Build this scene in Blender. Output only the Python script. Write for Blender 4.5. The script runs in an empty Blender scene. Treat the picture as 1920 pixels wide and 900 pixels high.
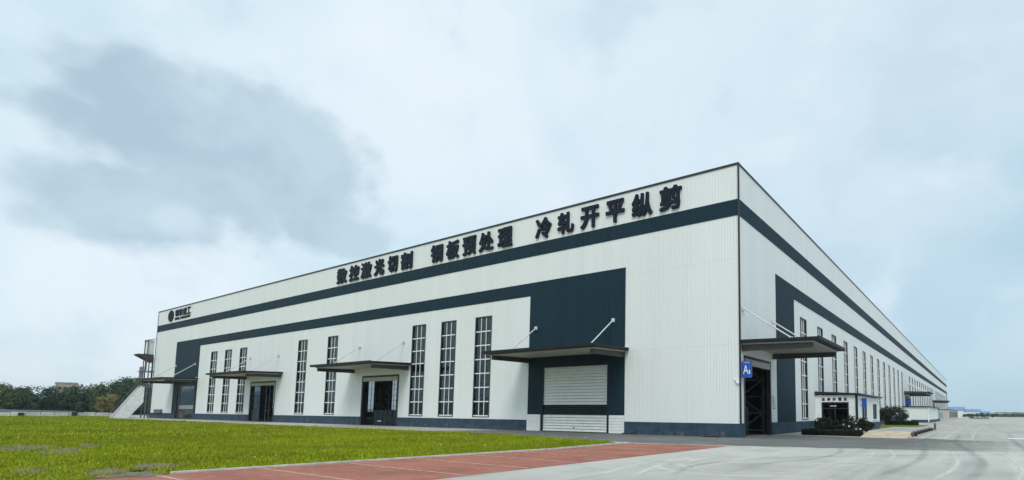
import bpy, math, random
import numpy as np
from mathutils import Vector, Matrix

random.seed(7); rng = np.random.default_rng(7)
S = bpy.context.scene
COL = S.collection
R = math.radians

# ------------------------------------------------------------------ camera
cam_d = bpy.data.cameras.new("camera"); cam = bpy.data.objects.new("camera", cam_d); COL.objects.link(cam)
r_ = Vector((0.84472295, 0.53515122, 0.00750428)); u_ = Vector((0.04211611, -0.08044405, 0.99586896)); f_ = Vector((-0.53354416, 0.84091732, 0.09049142))
CAM = Vector((13.29980049, -33.34373897, 1.59292444))
M = Matrix((r_, u_, -f_)).transposed().to_4x4(); M.translation = CAM
cam.matrix_world = M
cam_d.sensor_width = 36; cam_d.lens = 1001.588 * 36 / 1920
cam_d.shift_x = (960 - 1199.747) / 1920; cam_d.shift_y = (682.215 - 450) / 1920
cam_d.clip_start = 0.1; cam_d.clip_end = 6000
S.camera = cam

# ------------------------------------------------------------------ sky, sun, exposure
SUN_EL, SUN_AZ = R(48), R(155)          # azimuth clockwise from +Y
sd = bpy.data.lights.new("sun", 'SUN'); sd.energy = 1.5; sd.angle = R(20); sd.color = (1, .96, .9)
sun = bpy.data.objects.new("sun", sd); COL.objects.link(sun)
sv = Vector((math.sin(SUN_AZ) * math.cos(SUN_EL), math.cos(SUN_AZ) * math.cos(SUN_EL), math.sin(SUN_EL)))
sun.rotation_euler = sv.to_track_quat('Z', 'Y').to_euler()
S.view_settings.view_transform = 'Standard'; S.view_settings.look = 'None'
S.view_settings.exposure = 0.1; S.view_settings.gamma = 1; S.view_settings.use_curve_mapping = False

HAZE = .0002
class N:
    """tiny node helper"""
    def __init__(s, tree): s.t = tree
    def n(s, typ, **kw):
        nd = s.t.nodes.new(typ)
        for k, v in kw.items():
            if k.startswith('i_'):
                nd.inputs[k[2:].replace('_', ' ')].default_value = v
            else: setattr(nd, k, v)
        return nd
    def l(s, a, b): s.t.links.new(a, b)
    def math(s, op, a, b=None, c=None, clamp=False):
        nd = s.t.nodes.new('ShaderNodeMath'); nd.operation = op; nd.use_clamp = clamp
        for i, x in enumerate((a, b, c)):
            if x is None: continue
            if isinstance(x, (int, float)): nd.inputs[i].default_value = x
            else: s.l(x, nd.inputs[i])
        return nd.outputs[0]
    def mix(s, fac, a, b, blend='MIX'):
        nd = s.t.nodes.new('ShaderNodeMix'); nd.data_type = 'RGBA'; nd.blend_type = blend
        for sock, x in ((nd.inputs[0], fac), (nd.inputs[6], a), (nd.inputs[7], b)):
            if isinstance(x, (int, float)): sock.default_value = x
            elif isinstance(x, tuple): sock.default_value = (*x[:3], 1)
            else: s.l(x, sock)
        return nd.outputs[2]
    def noise(s, vec, scale, detail=4, rough=.55, dist=0):
        nd = s.n('ShaderNodeTexNoise'); nd.inputs['Scale'].default_value = scale
        nd.inputs['Detail'].default_value = detail; nd.inputs['Roughness'].default_value = rough
        nd.inputs['Distortion'].default_value = dist
        if vec is not None: s.l(vec, nd.inputs['Vector'])
        return nd.outputs['Fac']
    def ss(s, x, lo, hi):
        nd = s.n('ShaderNodeMapRange', interpolation_type='SMOOTHSTEP')
        s.l(x, nd.inputs[0]); nd.inputs[1].default_value = lo; nd.inputs[2].default_value = hi
        return nd.outputs[0]
    def dot(s, vec, v3):
        nd = s.n('ShaderNodeVectorMath', operation='DOT_PRODUCT'); s.l(vec, nd.inputs[0]); nd.inputs[1].default_value = v3
        return nd.outputs['Value']

w = bpy.data.worlds.new("World"); S.world = w; w.use_nodes = True
W = N(w.node_tree); bg = w.node_tree.nodes['Background']
bg.inputs['Strength'].default_value = 0.1
sky = W.n('ShaderNodeTexSky', sky_type='NISHITA', sun_disc=False)
sky.sun_elevation = SUN_EL; sky.sun_rotation = SUN_AZ
d = W.n('ShaderNodeTexCoord').outputs['Generated']
sc = W.n('ShaderNodeMapping'); sc.inputs['Scale'].default_value = (1, 1, 1.3); sc.inputs['Location'].default_value = (3.4, 1.7, .6); W.l(d, sc.inputs[0]); dv = sc.outputs[0]
n1 = W.noise(dv, 2.1, 3, .5, .3)
n2 = W.noise(dv, 6, 8, .56, .25)
n3 = W.noise(dv, 20, 5, .5)
cu = W.dot(d, (.3049, .9524, 0)); cv = W.math('ADD', W.dot(d, (.344, -.1101, .9325)), .022); dz = W.dot(d, (0, 0, 1)); cw = W.dot(d, (-.8881, .2843, .3612))
wob = W.math('MULTIPLY_ADD', W.math('SUBTRACT', n2, .5), .8, W.math('MULTIPLY', W.math('SUBTRACT', n3, .5), .8))
def blob(u0, v0, a, b, amp=1.0, front=True):
    x = W.math('DIVIDE', W.math('SUBTRACT', cu, u0), a); y = W.math('DIVIDE', W.math('SUBTRACT', cv, v0), b)
    r = W.math('SQRT', W.math('ADD', W.math('MULTIPLY', x, x), W.math('MULTIPLY', y, y)))
    return W.math('ADD', W.math('SUBTRACT', amp, r), 0)
fld0 = blob(-.03, -.085, .05, .035)
fld = blob(.035, .012, .175, .125)
for a in ((-.075, .05, .10, .085), (-.075, -.075, .12, .065), (.105, .03, .09, .075), (.15, -.06, .12, .05, .8), (-.14, .03, .09, .05, .7)):
    fld = W.math('SMOOTH_MAX', fld, blob(*a), .25)
dark = W.math('MULTIPLY', W.ss(W.math('ADD', fld, wob), -.05, .40), W.ss(cw, .2, .5))
white = (7.8, 8.9, 9.6); pale = (5.7, 7.65, 8.6); blue = (4.5, 6.35, 7.65)
cloud = W.mix(W.ss(n1, .36, .62), pale, white)
tr = W.ss(cu, .25, 1.0)
cloud = W.mix(W.math('MULTIPLY', tr, W.math('MULTIPLY_ADD', W.ss(n1, .62, .34), .35, .5)), cloud, blue)
cloud = W.mix(W.math('MULTIPLY', W.ss(n2, .50, .72), .40), cloud, (8.4, 9.3, 9.8))
cloud = W.mix(W.math('MULTIPLY', W.ss(n2, .50, .30), .30), cloud, (4.5, 6.2, 7.2))
# soft bright gap right of the dark cloud
cloud = W.mix(W.math('MULTIPLY', W.ss(blob(.30, .09, .30, .20), 0, .9), .55), cloud, (8.6, 9.3, 10.0))
dcol = W.mix(W.ss(n2, .35, .68), (4.1, 5.5, 6.65), (5.2, 6.75, 7.7))
cloud = W.mix(W.math('MULTIPLY', dark, .93), cloud, dcol)
cloud = W.mix(W.math('MULTIPLY', W.ss(W.math('ADD', fld0, W.math('MULTIPLY', wob, .6)), .1, .7), .6), cloud, (6.6, 8.1, 9.0))
# brighter overhead, as overcast skies are
zen = W.math('MULTIPLY_ADD', W.ss(dz, .66, .95), .9, 1.0)
vm = W.n('ShaderNodeVectorMath', operation='SCALE'); W.l(cloud, vm.inputs[0]); W.l(zen, vm.inputs['Scale'])
W.l(W.mix(.93, sky.outputs[0], vm.outputs[0]), bg.inputs['Color'])

# ------------------------------------------------------------------ materials
MATS = {}
def new_mat(name):
    m = bpy.data.materials.new(name); m.use_nodes = True
    n = N(m.node_tree); b = m.node_tree.nodes['Principled BSDF']; MATS[name] = m
    return m, n, b
def objcoord(n): return n.n('ShaderNodeTexCoord').outputs['Object']
def plain(name, col, rough=.5, metal=0, var=.12, scale=3, spec=.5):
    m, n, b = new_mat(name)
    f = n.noise(objcoord(n), scale, 5)
    lo = tuple(c * (1 - var) for c in col); hi = tuple(min(1, c * (1 + var)) for c in col)
    n.l(n.mix(n.ss(f, .3, .7), lo, hi), b.inputs['Base Color'])
    b.inputs['Roughness'].default_value = rough; b.inputs['Metallic'].default_value = metal
    b.inputs['Specular IOR Level'].default_value = spec
    return m
def siding(name, col, pitch=.22, axis='h', depth=.02, rough=.5, var=.03, spec=.3):
    """profiled steel sheet: rib bump plus per-sheet tone and grime"""
    m, n, b = new_mat(name)
    c = objcoord(n); sep = n.n('ShaderNodeSeparateXYZ'); n.l(c, sep.inputs[0])
    s = n.math('ADD', sep.outputs[0], sep.outputs[1]) if axis == 'h' else sep.outputs[2]
    ph = n.math('PINGPONG', n.math('DIVIDE', s, pitch), .5)
    rib = n.ss(ph, .30, .40)
    wn = n.n('ShaderNodeTexWhiteNoise', noise_dimensions='1D'); n.l(n.math('FLOOR', n.math('DIVIDE', s, pitch * 4)), wn.inputs['W'])
    big = n.noise(c, .12, 4); 
    mp = n.n('ShaderNodeMapping'); mp.inputs['Scale'].default_value = (2.6, 2.6, .10); n.l(c, mp.inputs[0])
    streak = n.noise(mp.outputs[0], 1.3, 4)
    k = n.math('ADD', n.math('MULTIPLY', wn.outputs['Value'], var), n.math('ADD', n.math('MULTIPLY', big, var * 1.4), n.math('MULTIPLY', streak, var * 1.6)))
    k = n.math('SUBTRACT', 1 + var * 1.4, k)
    seam = n.math('MULTIPLY', n.ss(n.math('PINGPONG', n.math('DIVIDE', s, pitch * 4), .5), .012, .0), .05)
    k = n.math('SUBTRACT', k, seam)
    if axis == 'h':    # end laps of the sheets
        for zl in (6.2, 12.05): k = n.math('SUBTRACT', k, n.math('MULTIPLY', n.ss(n.math('ABSOLUTE', n.math('SUBTRACT', sep.outputs[2], zl)), .03, .01), .10))
    vm = n.n('ShaderNodeVectorMath', operation='SCALE'); vm.inputs[0].default_value = col; n.l(k, vm.inputs['Scale'])
    n.l(vm.outputs[0], b.inputs['Base Color'])
    bp = n.n('ShaderNodeBump'); bp.inputs['Strength'].default_value = .9; bp.inputs['Distance'].default_value = depth
    n.l(rib, bp.inputs['Height']); n.l(bp.outputs[0], b.inputs['Normal'])
    b.inputs['Roughness'].default_value = rough; b.inputs['Specular IOR Level'].default_value = spec
    return m
siding('white_siding', (.765, .79, .775), var=.042); siding('navy_siding', (.0115, .033, .048), depth=.025, rough=.6, var=.1, spec=.12)
siding('shutter_white', (.76, .78, .76), pitch=.16, axis='v', depth=.05, rough=.5)
siding('shutter_grey', (.34, .35, .34), pitch=.12, axis='v', depth=.03)
siding('shutter_dark', (.012, .028, .036), pitch=.16, axis='v', depth=.03, var=.1, spec=.12)
siding('louvre', (.42, .46, .46), pitch=.45, axis='v', depth=.12)
plain('plinth_paint', (.034, .058, .088), .7, spec=.2, var=.22, scale=1.3)
m = MATS['plinth_paint']; n = N(m.node_tree); b = m.node_tree.nodes['Principled BSDF']; c = objcoord(n); src = b.inputs['Base Color'].links[0].from_socket
sp = n.n('ShaderNodeSeparateXYZ'); n.l(c, sp.inputs[0])
dust = n.math('MULTIPLY', n.ss(n.noise(c, 2.2, 8, .75), .48, .72), n.ss(n.math('ADD', sp.outputs[2], n.math('MULTIPLY', n.noise(c, .7, 3), .5)), .95, .2))
n.l(n.mix(n.math('MULTIPLY', dust, .55), src, (.26, .25, .22)), b.inputs['Base Color'])
plain('navy_trim', (.012, .024, .034), .55, spec=.2); plain('black_trim', (.012, .014, .018), .5)
plain('canopy_dark', (.010, .014, .018), .55, spec=.25); plain('rod_grey', (.62, .63, .62), .5); plain('beam_grey', (.045, .045, .043), .6); plain('door_white', (.70, .72, .70), .5, var=.06); plain('door_navy', (.012, .026, .036), .6, spec=.15); plain('soffit', (.42, .42, .39), .6)
plain('white_metal', (.78, .79, .78), .4); plain('frame_dark', (.025, .032, .036), .45)
plain('letter_navy', (.008, .014, .026), .6, spec=.15)
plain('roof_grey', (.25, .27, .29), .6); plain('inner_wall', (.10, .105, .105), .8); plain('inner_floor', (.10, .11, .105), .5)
plain('steel_grey', (.10, .115, .12), .5, .0); plain('sign_blue', (.008, .075, .36), .4); plain('notice', (.62, .66, .69), .4)
plain('stucco_white', (.70, .74, .72), .8, var=.06); plain('stucco_beige', (.50, .47, .41), .8, var=.1); plain('green_glass', (.24, .36, .33), .15)
plain('concrete_ramp', (.50, .40, .275), .85, var=.2, scale=1.6); plain('deck_grey', (.30, .31, .30), .75, var=.2, scale=1.0); plain('rust', (.13, .06, .035), .8, var=.4, scale=4)
plain('brown_trim', (.05, .042, .036), .7); plain('roof_blue', (.10, .20, .42), .5); plain('pink_wall', (.34, .26, .23), .85, var=.15); plain('stone_pale', (.52, .50, .45), .85, var=.25, scale=.4); plain('fence_blue', (.14, .20, .25), .6, var=.2)
plain('bark', (.06, .045, .03), .9, var=.3, scale=8); plain('hills', (.11, .17, .20), 1, var=.08, scale=.02); plain('kerb', (.52, .52, .50), .85, var=.2); plain('line_paint', (.42, .29, .21), .85, var=.35, scale=5)
plain('white_paint', (.70, .72, .70), .7, var=.15, scale=4); plain('flower_white', (.8, .74, .74), .8); plain('brick_red', (.36, .12, .09), .85)

def glass(name, tint, ior=1.5, refl=.6):
    m, n, b = new_mat(name); t = m.node_tree; t.nodes.remove(b)
    tr = n.n('ShaderNodeBsdfTransparent'); tr.inputs[0].default_value = (*tint, 1)
    gl = n.n('ShaderNodeBsdfGlossy'); gl.inputs['Roughness'].default_value = .03; gl.inputs['Color'].default_value = (.9, .95, .97, 1)
    fr = n.n('ShaderNodeFresnel'); fr.inputs['IOR'].default_value = ior
    bp = n.n('ShaderNodeBump'); bp.inputs['Strength'].default_value = .25; bp.inputs['Distance'].default_value = .05; n.l(n.noise(objcoord(n), .9, 2), bp.inputs['Height']); n.l(bp.outputs[0], gl.inputs['Normal']); n.l(bp.outputs[0], fr.inputs['Normal'])
    mx = n.n('ShaderNodeMixShader'); n.l(n.math('MULTIPLY', fr.outputs[0], refl), mx.inputs[0]); n.l(tr.outputs[0], mx.inputs[1]); n.l(gl.outputs[0], mx.inputs[2])
    n.l(mx.outputs[0], t.nodes['Material Output'].inputs['Surface'])
    return m
glass('glass', (.34, .40, .40)); glass('glass_teal', (.18, .34, .40), 1.9, .7); glass('glass_clear', (.62, .68, .70)); glass('glass_dim', (.10, .13, .14), 1.45, .5)

def leafy(name, cols, rough=.6):
    m, n, b = new_mat(name)
    g = n.n('ShaderNodeNewGeometry').outputs['Random Per Island']
    cr = n.n('ShaderNodeValToRGB'); n.l(g, cr.inputs[0]); e = cr.color_ramp.elements
    e[0].color = (*cols[0], 1); e[1].color = (*cols[-1], 1)
    for i, c in enumerate(cols[1:-1]):
        x = e.new((i + 1) / (len(cols) - 1)); x.color = (*c, 1)
    f = n.noise(objcoord(n), .35, 3)
    vm = n.n('ShaderNodeVectorMath', operation='SCALE'); n.l(cr.outputs[0], vm.inputs[0]); n.l(n.math('MULTIPLY_ADD', n.ss(f, .35, .65), .55, .72), vm.inputs['Scale'])
    n.l(vm.outputs[0], b.inputs['Base Color']); b.inputs['Roughness'].default_value = rough; b.inputs['Specular IOR Level'].default_value = .25
    return m
leafy('leaf_dark', [(.026, .06, .034), (.042, .085, .044), (.065, .11, .048)])
leafy('leaf_mid', [(.04, .08, .03), (.065, .105, .038), (.09, .125, .042)])
leafy('leaf_olive', [(.05, .085, .025), (.08, .115, .035), (.14, .145, .045)])
leafy('leaf_gold', [(.13, .13, .03), (.22, .19, .06), (.28, .22, .08)])
leafy('leaf_shrub', [(.008, .018, .008), (.014, .03, .011), (.026, .044, .016)])
leafy('leaf_hedge', [(.007, .014, .008), (.012, .024, .010), (.02, .033, .013)])

# ground materials
def mat_yard():
    m, n, b = new_mat('yard_concrete'); c = objcoord(n)
    f1 = n.noise(c, .05, 5, .6); f2 = n.noise(c, .6, 6, .65); f3 = n.noise(c, 9, 4)
    mp = n.n('ShaderNodeMapping'); mp.inputs['Rotation'].default_value = (0, 0, R(8)); mp.inputs['Scale'].default_value = (1.1, .06, 1); n.l(c, mp.inputs[0])
    f4 = n.noise(mp.outputs[0], .8, 5, .6, .6)
    col = n.mix(n.ss(f1, .35, .65), (.34, .325, .287), (.45, .43, .385))
    col = n.mix(n.math('MULTIPLY', n.ss(f2, .45, .75), .6), col, (.25, .245, .222))
    col = n.mix(n.math('MULTIPLY', n.ss(f4, .52, .75), .55), col, (.52, .50, .45))
    col = n.mix(n.math('MULTIPLY', n.ss(f4, .46, .28), .45), col, (.20, .205, .195))
    col = n.mix(n.math('MULTIPLY', n.ss(f3, .4, .8), .2), col, (.2, .2, .2))
    # slab joints every 5 m
    sp = n.n('ShaderNodeSeparateXYZ'); n.l(c, sp.inputs[0])
    for o in (0, 1):
        j = n.ss(n.math('PINGPONG', n.math('DIVIDE', sp.outputs[o], 5.0), .5), .004, .001)
        col = n.mix(n.math('MULTIPLY', j, .45), col, (.12, .12, .12))
    n.l(col, b.inputs['Base Color']); b.inputs['Roughness'].default_value = .8; b.inputs['Specular IOR Level'].default_value = .3
    bp = n.n('ShaderNodeBump'); bp.inputs['Strength'].default_value = .35; bp.inputs['Distance'].default_value = .02; n.l(f3, bp.inputs['Height']); n.l(bp.outputs[0], b.inputs['Normal'])
mat_yard()
def mat_asphalt():
    m, n, b = new_mat('asphalt'); c = objcoord(n)
    f1 = n.noise(c, .25, 6, .65); f3 = n.noise(c, 14, 3)
    mp = n.n('ShaderNodeMapping'); mp.inputs['Scale'].default_value = (.10, 1.3, 1); n.l(c, mp.inputs[0])
    f4 = n.noise(mp.outputs[0], .9, 5, .6, .5)
    col = n.mix(n.ss(f1, .3, .7), (.115, .118, .112), (.17, .172, .162))
    col = n.mix(n.math('MULTIPLY', n.ss(f4, .5, .75), .6), col, (.24, .24, .222))
    col = n.mix(n.math('MULTIPLY', n.ss(f3, .4, .8), .25), col, (.07, .07, .07))
    n.l(col, b.inputs['Base Color']); b.inputs['Roughness'].default_value = .8; b.inputs['Specular IOR Level'].default_value = .3
    sp = n.n('ShaderNodeSeparateXYZ'); n.l(c, sp.inputs[0]); t = m.node_tree
    wv = n.math('MULTIPLY', n.math('SUBTRACT', n.noise(mp.outputs[0], 1.4, 4, .6), .5), 9.0)
    xe = n.math('ADD', sp.outputs[0], n.math('MULTIPLY', wv, 1.3))
    a = n.math('MULTIPLY', n.ss(xe, 17.0, 6.5), n.ss(n.math('ADD', sp.outputs[0], wv), -26.0, -17.0))
    ye = n.math('ADD', n.math('MULTIPLY', n.math('SUBTRACT', n.noise(c, 1.1, 5, .6), .5), 2.6), n.math('SUBTRACT', sp.outputs[1], n.math('MULTIPLY', n.math('MAXIMUM', sp.outputs[0], 0), .28)))
    a = n.math('MULTIPLY', a, n.ss(ye, -9.7, -8.3)); a = n.math('MULTIPLY', a, n.ss(n.math('ADD', ye, n.math('MULTIPLY', n.math('MAXIMUM', n.math('SUBTRACT', sp.outputs[0], 9), 0), .6)), 5.9, 4.4))
    tr = n.n('ShaderNodeBsdfTransparent'); mx = n.n('ShaderNodeMixShader'); n.l(n.math('MULTIPLY', a, .92), mx.inputs[0]); n.l(tr.outputs[0], mx.inputs[1]); n.l(b.outputs[0], mx.inputs[2])
    n.l(mx.outputs[0], t.nodes['Material Output'].inputs['Surface'])
mat_asphalt()
def mat_red():
    m, n, b = new_mat('red_paving'); c = objcoord(n)
    f1 = n.noise(c, .5, 6, .65); f2 = n.noise(c, 3.5, 6, .7); f3 = n.noise(c, 30, 3)
    col = n.mix(n.ss(f1, .3, .7), (.25, .083, .055), (.36, .135, .092))
    col = n.mix(n.math('MULTIPLY', n.ss(f2, .46, .70), .7), col, (.36, .19, .14))
    col = n.mix(n.math('MULTIPLY', n.ss(f1, .45, .3), .5), col, (.17, .10, .08))
    col = n.mix(n.math('MULTIPLY', n.ss(f3, .45, .8), .4), col, (.17, .07, .055))
    n.l(col, b.inputs['Base Color']); b.inputs['Roughness'].default_value = .85; b.inputs['Specular IOR Level'].default_value = .25
    bp = n.n('ShaderNodeBump'); bp.inputs['Strength'].default_value = .4; bp.inputs['Distance'].default_value = .015; n.l(f3, bp.inputs['Height']); n.l(bp.outputs[0], b.inputs['Normal'])
mat_red()
def mat_soil():
    m, n, b = new_mat('lawn_soil'); c = objcoord(n)
    f1 = n.noise(c, .18, 6, .65); f2 = n.noise(c, 2.5, 6, .7)
    col = n.mix(n.ss(f1, .3, .7), (.11, .135, .004), (.17, .19, .005))
    col = n.mix(n.math('MULTIPLY', n.ss(f2, .45, .7), .6), col, (.06, .075, .006))
    n.l(col, b.inputs['Base Color']); b.inputs['Roughness'].default_value = .95; b.inputs['Specular IOR Level'].default_value = .1
mat_soil()
def mat_dirt():
    m, n, b = new_mat('bare_dirt'); c = objcoord(n)
    f2 = n.noise(c, 2.5, 6, .7)
    n.l(n.mix(n.ss(f2, .3, .7), (.085, .07, .035), (.19, .15, .10)), b.inputs['Base Color']); b.inputs['Roughness'].default_value = .95
mat_dirt()
def mat_far():
    m, n, b = new_mat('far_ground'); c = objcoord(n)
    f1 = n.noise(c, .01, 5, .6)
    n.l(n.mix(n.ss(f1, .35, .65), (.26, .25, .20), (.34, .33, .29)), b.inputs['Base Color']); b.inputs['Roughness'].default_value = .95
mat_far()
def mat_grass():
    m, n, b = new_mat('grass')
    g = n.n('ShaderNodeNewGeometry').outputs['Random Per Island']; c = objcoord(n)
    cr = n.n('ShaderNodeValToRGB'); n.l(g, cr.inputs[0]); e = cr.color_ramp.elements
    e[0].color = (.14, .185, .002, 1); e[1].color = (.42, .41, .02, 1)
    x = e.new(.5); x.color = (.22, .265, .003, 1); x = e.new(.85); x.color = (.24, .27, .004, 1)
    f = n.noise(c, .16, 5, .6); f2 = n.noise(c, 1.1, 4, .6)
    k = n.math('ADD', n.math('MULTIPLY', n.ss(f, .3, .7), .42), n.math('MULTIPLY_ADD', n.ss(f2, .3, .7), .3, .74))
    vm = n.n('ShaderNodeVectorMath', operation='SCALE'); n.l(cr.outputs[0], vm.inputs[0]); n.l(k, vm.inputs['Scale'])
    n.l(vm.outputs[0], b.inputs['Base Color']); b.inputs['Roughness'].default_value = .6; b.inputs['Specular IOR Level'].default_value = .2
mat_grass()
def mat_marks(name, col, dens, sc=1.2):
    m, n, b = new_mat(name); t = m.node_tree; c = objcoord(n)
    b.inputs['Base Color'].default_value = (*col, 1); b.inputs['Roughness'].default_value = .85
    uv = n.n('ShaderNodeTexCoord').outputs['UV']; sp = n.n('ShaderNodeSeparateXYZ'); n.l(uv, sp.inputs[0])
    edge = n.ss(n.math('PINGPONG', sp.outputs[1], .5), .0, .45); ends = n.ss(n.math('PINGPONG', sp.outputs[0], .5), .0, .12)
    f = n.noise(c, sc, 3, .5)
    a = n.math('MULTIPLY', n.math('MULTIPLY', edge, ends), n.math('MULTIPLY', n.ss(f, .08, .62), dens))
    tr = n.n('ShaderNodeBsdfTransparent'); mx = n.n('ShaderNodeMixShader'); n.l(a, mx.inputs[0]); n.l(tr.outputs[0], mx.inputs[1]); n.l(b.outputs[0], mx.inputs[2])
    n.l(mx.outputs[0], t.nodes['Material Output'].inputs['Surface'])
mat_marks('marks_light', (.65, .63, .57), .64, .5); mat_marks('marks_dark', (.22, .22, .205), .22, .3)

# ------------------------------------------------------------------ mesh helpers
class MB:
    def __init__(s): s.v = []; s.f = []; s.m = []; s.cur = 0
    def poly(s, pts): 
        b = len(s.v); s.v += [tuple(p) for p in pts]; s.f.append(tuple(range(b, b + len(pts)))); s.m.append(s.cur)
    def hexa(s, p):     # 8 corners: bottom 4 ccw, top 4 ccw
        b = len(s.v); s.v += [tuple(q) for q in p]
        for f in ((0, 3, 2, 1), (4, 5, 6, 7), (0, 1, 5, 4), (1, 2, 6, 5), (2, 3, 7, 6), (3, 0, 4, 7)):
            s.f.append(tuple(b + i for i in f)); s.m.append(s.cur)
    def box(s, x0, x1, y0, y1, z0, z1):
        s.hexa([(x0, y0, z0), (x1, y0, z0), (x1, y1, z0), (x0, y1, z0), (x0, y0, z1), (x1, y0, z1), (x1, y1, z1), (x0, y1, z1)])
    def prism(s, outline, z0, z1):   # xy outline ccw
        n = len(outline); b = len(s.v)
        s.v += [(x, y, z0) for x, y in outline] + [(x, y, z1) for x, y in outline]
        s.f.append(tuple(b + i for i in reversed(range(n)))); s.f.append(tuple(b + n + i for i in range(n)))
        for i in range(n): j = (i + 1) % n; s.f.append((b + i, b + j, b + n + j, b + n + i))
        s.m += [s.cur] * (n + 2)
    def tube(s, a, c, r0, r1=None, seg=8, caps=True):
        r1 = r0 if r1 is None else r1; a = Vector(a); c = Vector(c); ax = (c - a).normalized()
        p = ax.orthogonal().normalized(); q = ax.cross(p); b = len(s.v)
        for o, r in ((a, r0), (c, r1)):
            for i in range(seg):
                t = 2 * math.pi * i / seg; s.v.append(tuple(o + p * math.cos(t) * r + q * math.sin(t) * r))
        for i in range(seg): j = (i + 1) % seg; s.f.append((b + i, b + j, b + seg + j, b + seg + i)); s.m.append(s.cur)
        if caps:
            s.f.append(tuple(b + i for i in reversed(range(seg)))); s.f.append(tuple(b + seg + i for i in range(seg))); s.m += [s.cur] * 2
    def bar(s, a, c, t=.1):
        s.tube(a, c, t * .707, seg=4)
    def mesh(s, name, *mats):
        me = bpy.data.meshes.new(name); me.from_pydata(s.v, [], s.f)
        for m in mats: me.materials.append(MATS[m])
        me.polygons.foreach_set('material_index', s.m); me.update(); return me
    def build(s, name, mats, parent=None, **kw):
        if isinstance(mats, str): mats = (mats,)
        return link(name, s.mesh(name, *mats), parent, **kw)
def link(name, me, parent=None, loc=(0, 0, 0), rz=0, label=None):
    o = bpy.data.objects.new(name, me); COL.objects.link(o); o.location = loc; o.rotation_euler = (0, 0, rz)
    if parent is not None: o.parent = parent
    if label: o['label'] = label
    return o
def thing(name, label, cat, loc=(0, 0, 0), rz=0, group=None):
    o = link(name, None, None, loc, rz); tag(o, label, cat, group); return o
def tag(o, label, cat, group=None):
    o['label'] = label; o['category'] = cat
    if group: o['group'] = group
    return o
def struct(o, kind='structure'): o['kind'] = kind; return o
def copy_tree(o, parent=None):
    c = o.copy(); COL.objects.link(c)
    if parent is not None: c.parent = parent
    for ch in list(o.children): copy_tree(ch, c)
    return c

# ------------------------------------------------------------------ ground, roads, lawn
def sheet(name, outline, z, mat):
    b = MB(); b.poly([(x, y, z) for x, y in outline]); return struct(b.build(name, mat))
sheet('ground', [(-1680, -1680), (1680, -1680), (1680, 1680), (-1680, 1680)], -.02, 'far_ground')
sheet('yard', [(-2.6, -80), (260, -80), (260, 470), (-2, 470), (-2, -9)], -.012, 'yard_concrete')
sheet('asphalt_road', [(-30, -6.6), (-14, -6.6), (-3, -9.3), (2.0, -9.4), (20, -5), (20, 8), (6.1, 9), (6.0, 6.0), (0, 6.9), (0, 0), (-30, 0)], -.008, 'asphalt')
sheet('apron', [(-112, -6.5), (-4, -9.4), (-2.2, -10.2), (-2.2, -.0), (-112, 0)], -.0095, 'yard_concrete')
sheet('footway', [(0, 6.9), (1.9, 6.7), (5.9, 6.2), (6.1, 9), (6.1, 31), (5, 33), (3.8, 33), (3.8, 18.9), (0, 18.9)], -.004, 'yard_concrete')
sheet('red_paving', [(-3.9, -34), (2.5, -34), (2.45, -24), (2.95, -8.85), (-2.3, -9.9), (-2.15, -15.75), (-3.72, -28.2)], -.008, 'red_paving')
b = MB()
def bayline(xa, xb, y, wd=.09):
    b.poly([(xa, y - wd / 2, -.003), (xb, y - wd / 2 - .02, -.003), (xb, y + wd / 2 - .02, -.003), (xa, y + wd / 2, -.003)])
for i in range(11):
    y = -30.7 + i * 2.17
    xa = -2.3 + min(0, (y + 15.75) / 12.25 * 1.5) + .35
    bayline(xa, 2.42, y)
struct(b.build('bay_markings', 'line_paint'))
b = MB()
for i in range(6): b.box(14.7 + i * .2, 15.5 + i * .2, 9 + i * 14, 13.4 + i * 14, -.011, -.006) if i else b.poly([(14.75, 10.2, -.007), (17.6, 10.2, -.007), (17.6, 10.75, -.007), (14.75, 10.75, -.007)])
b = MB(); b.poly([(14.9, 11.2, -.007), (21, 11.2, -.007), (21, 12.6, -.007), (14.9, 12.6, -.007)]); b.poly([(21, 40, -.007), (40, 40, -.007), (40, 41.4, -.007), (21, 41.4, -.007)])
struct(b.build('road_marking', 'white_paint'))
# kerb between lawn and red paving
kp = [(-3.73, -28.2), (-2.2, -15.75), (-2.42, -10.2)]
b = MB()
for (x0, y0), (x1, y1) in zip(kp[:-1], kp[1:]):
    n = int(math.hypot(x1 - x0, y1 - y0) / 1.0)
    for i in range(n):
        t0, t1 = i / n + .0008, (i + 1) / n - .0008
        a = (x0 + (x1 - x0) * t0, y0 + (y1 - y0) * t0); c = (x0 + (x1 - x0) * t1, y0 + (y1 - y0) * t1)
        b.hexa([(a[0] - .1, a[1], -.06), (a[0], a[1], -.06), (c[0], c[1], -.06), (c[0] - .1, c[1], -.06), (a[0] - .1, a[1], .035), (a[0], a[1], .035), (c[0], c[1], .035), (c[0] - .1, c[1], .035)])
struct(b.build('kerb', 'kerb'))
lawn_outline = [(-3.92, -34), (-3.83, -28.2), (-2.3, -15.75), (-2.5, -10.6), (-4, -9.3), (-14, -6.75), (-112, -6.45), (-112, -1), (-140, -1), (-150, -14), (-140, -60), (-30, -60)]
sheet('lawn', lawn_outline, -.004, 'lawn_soil')
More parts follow.
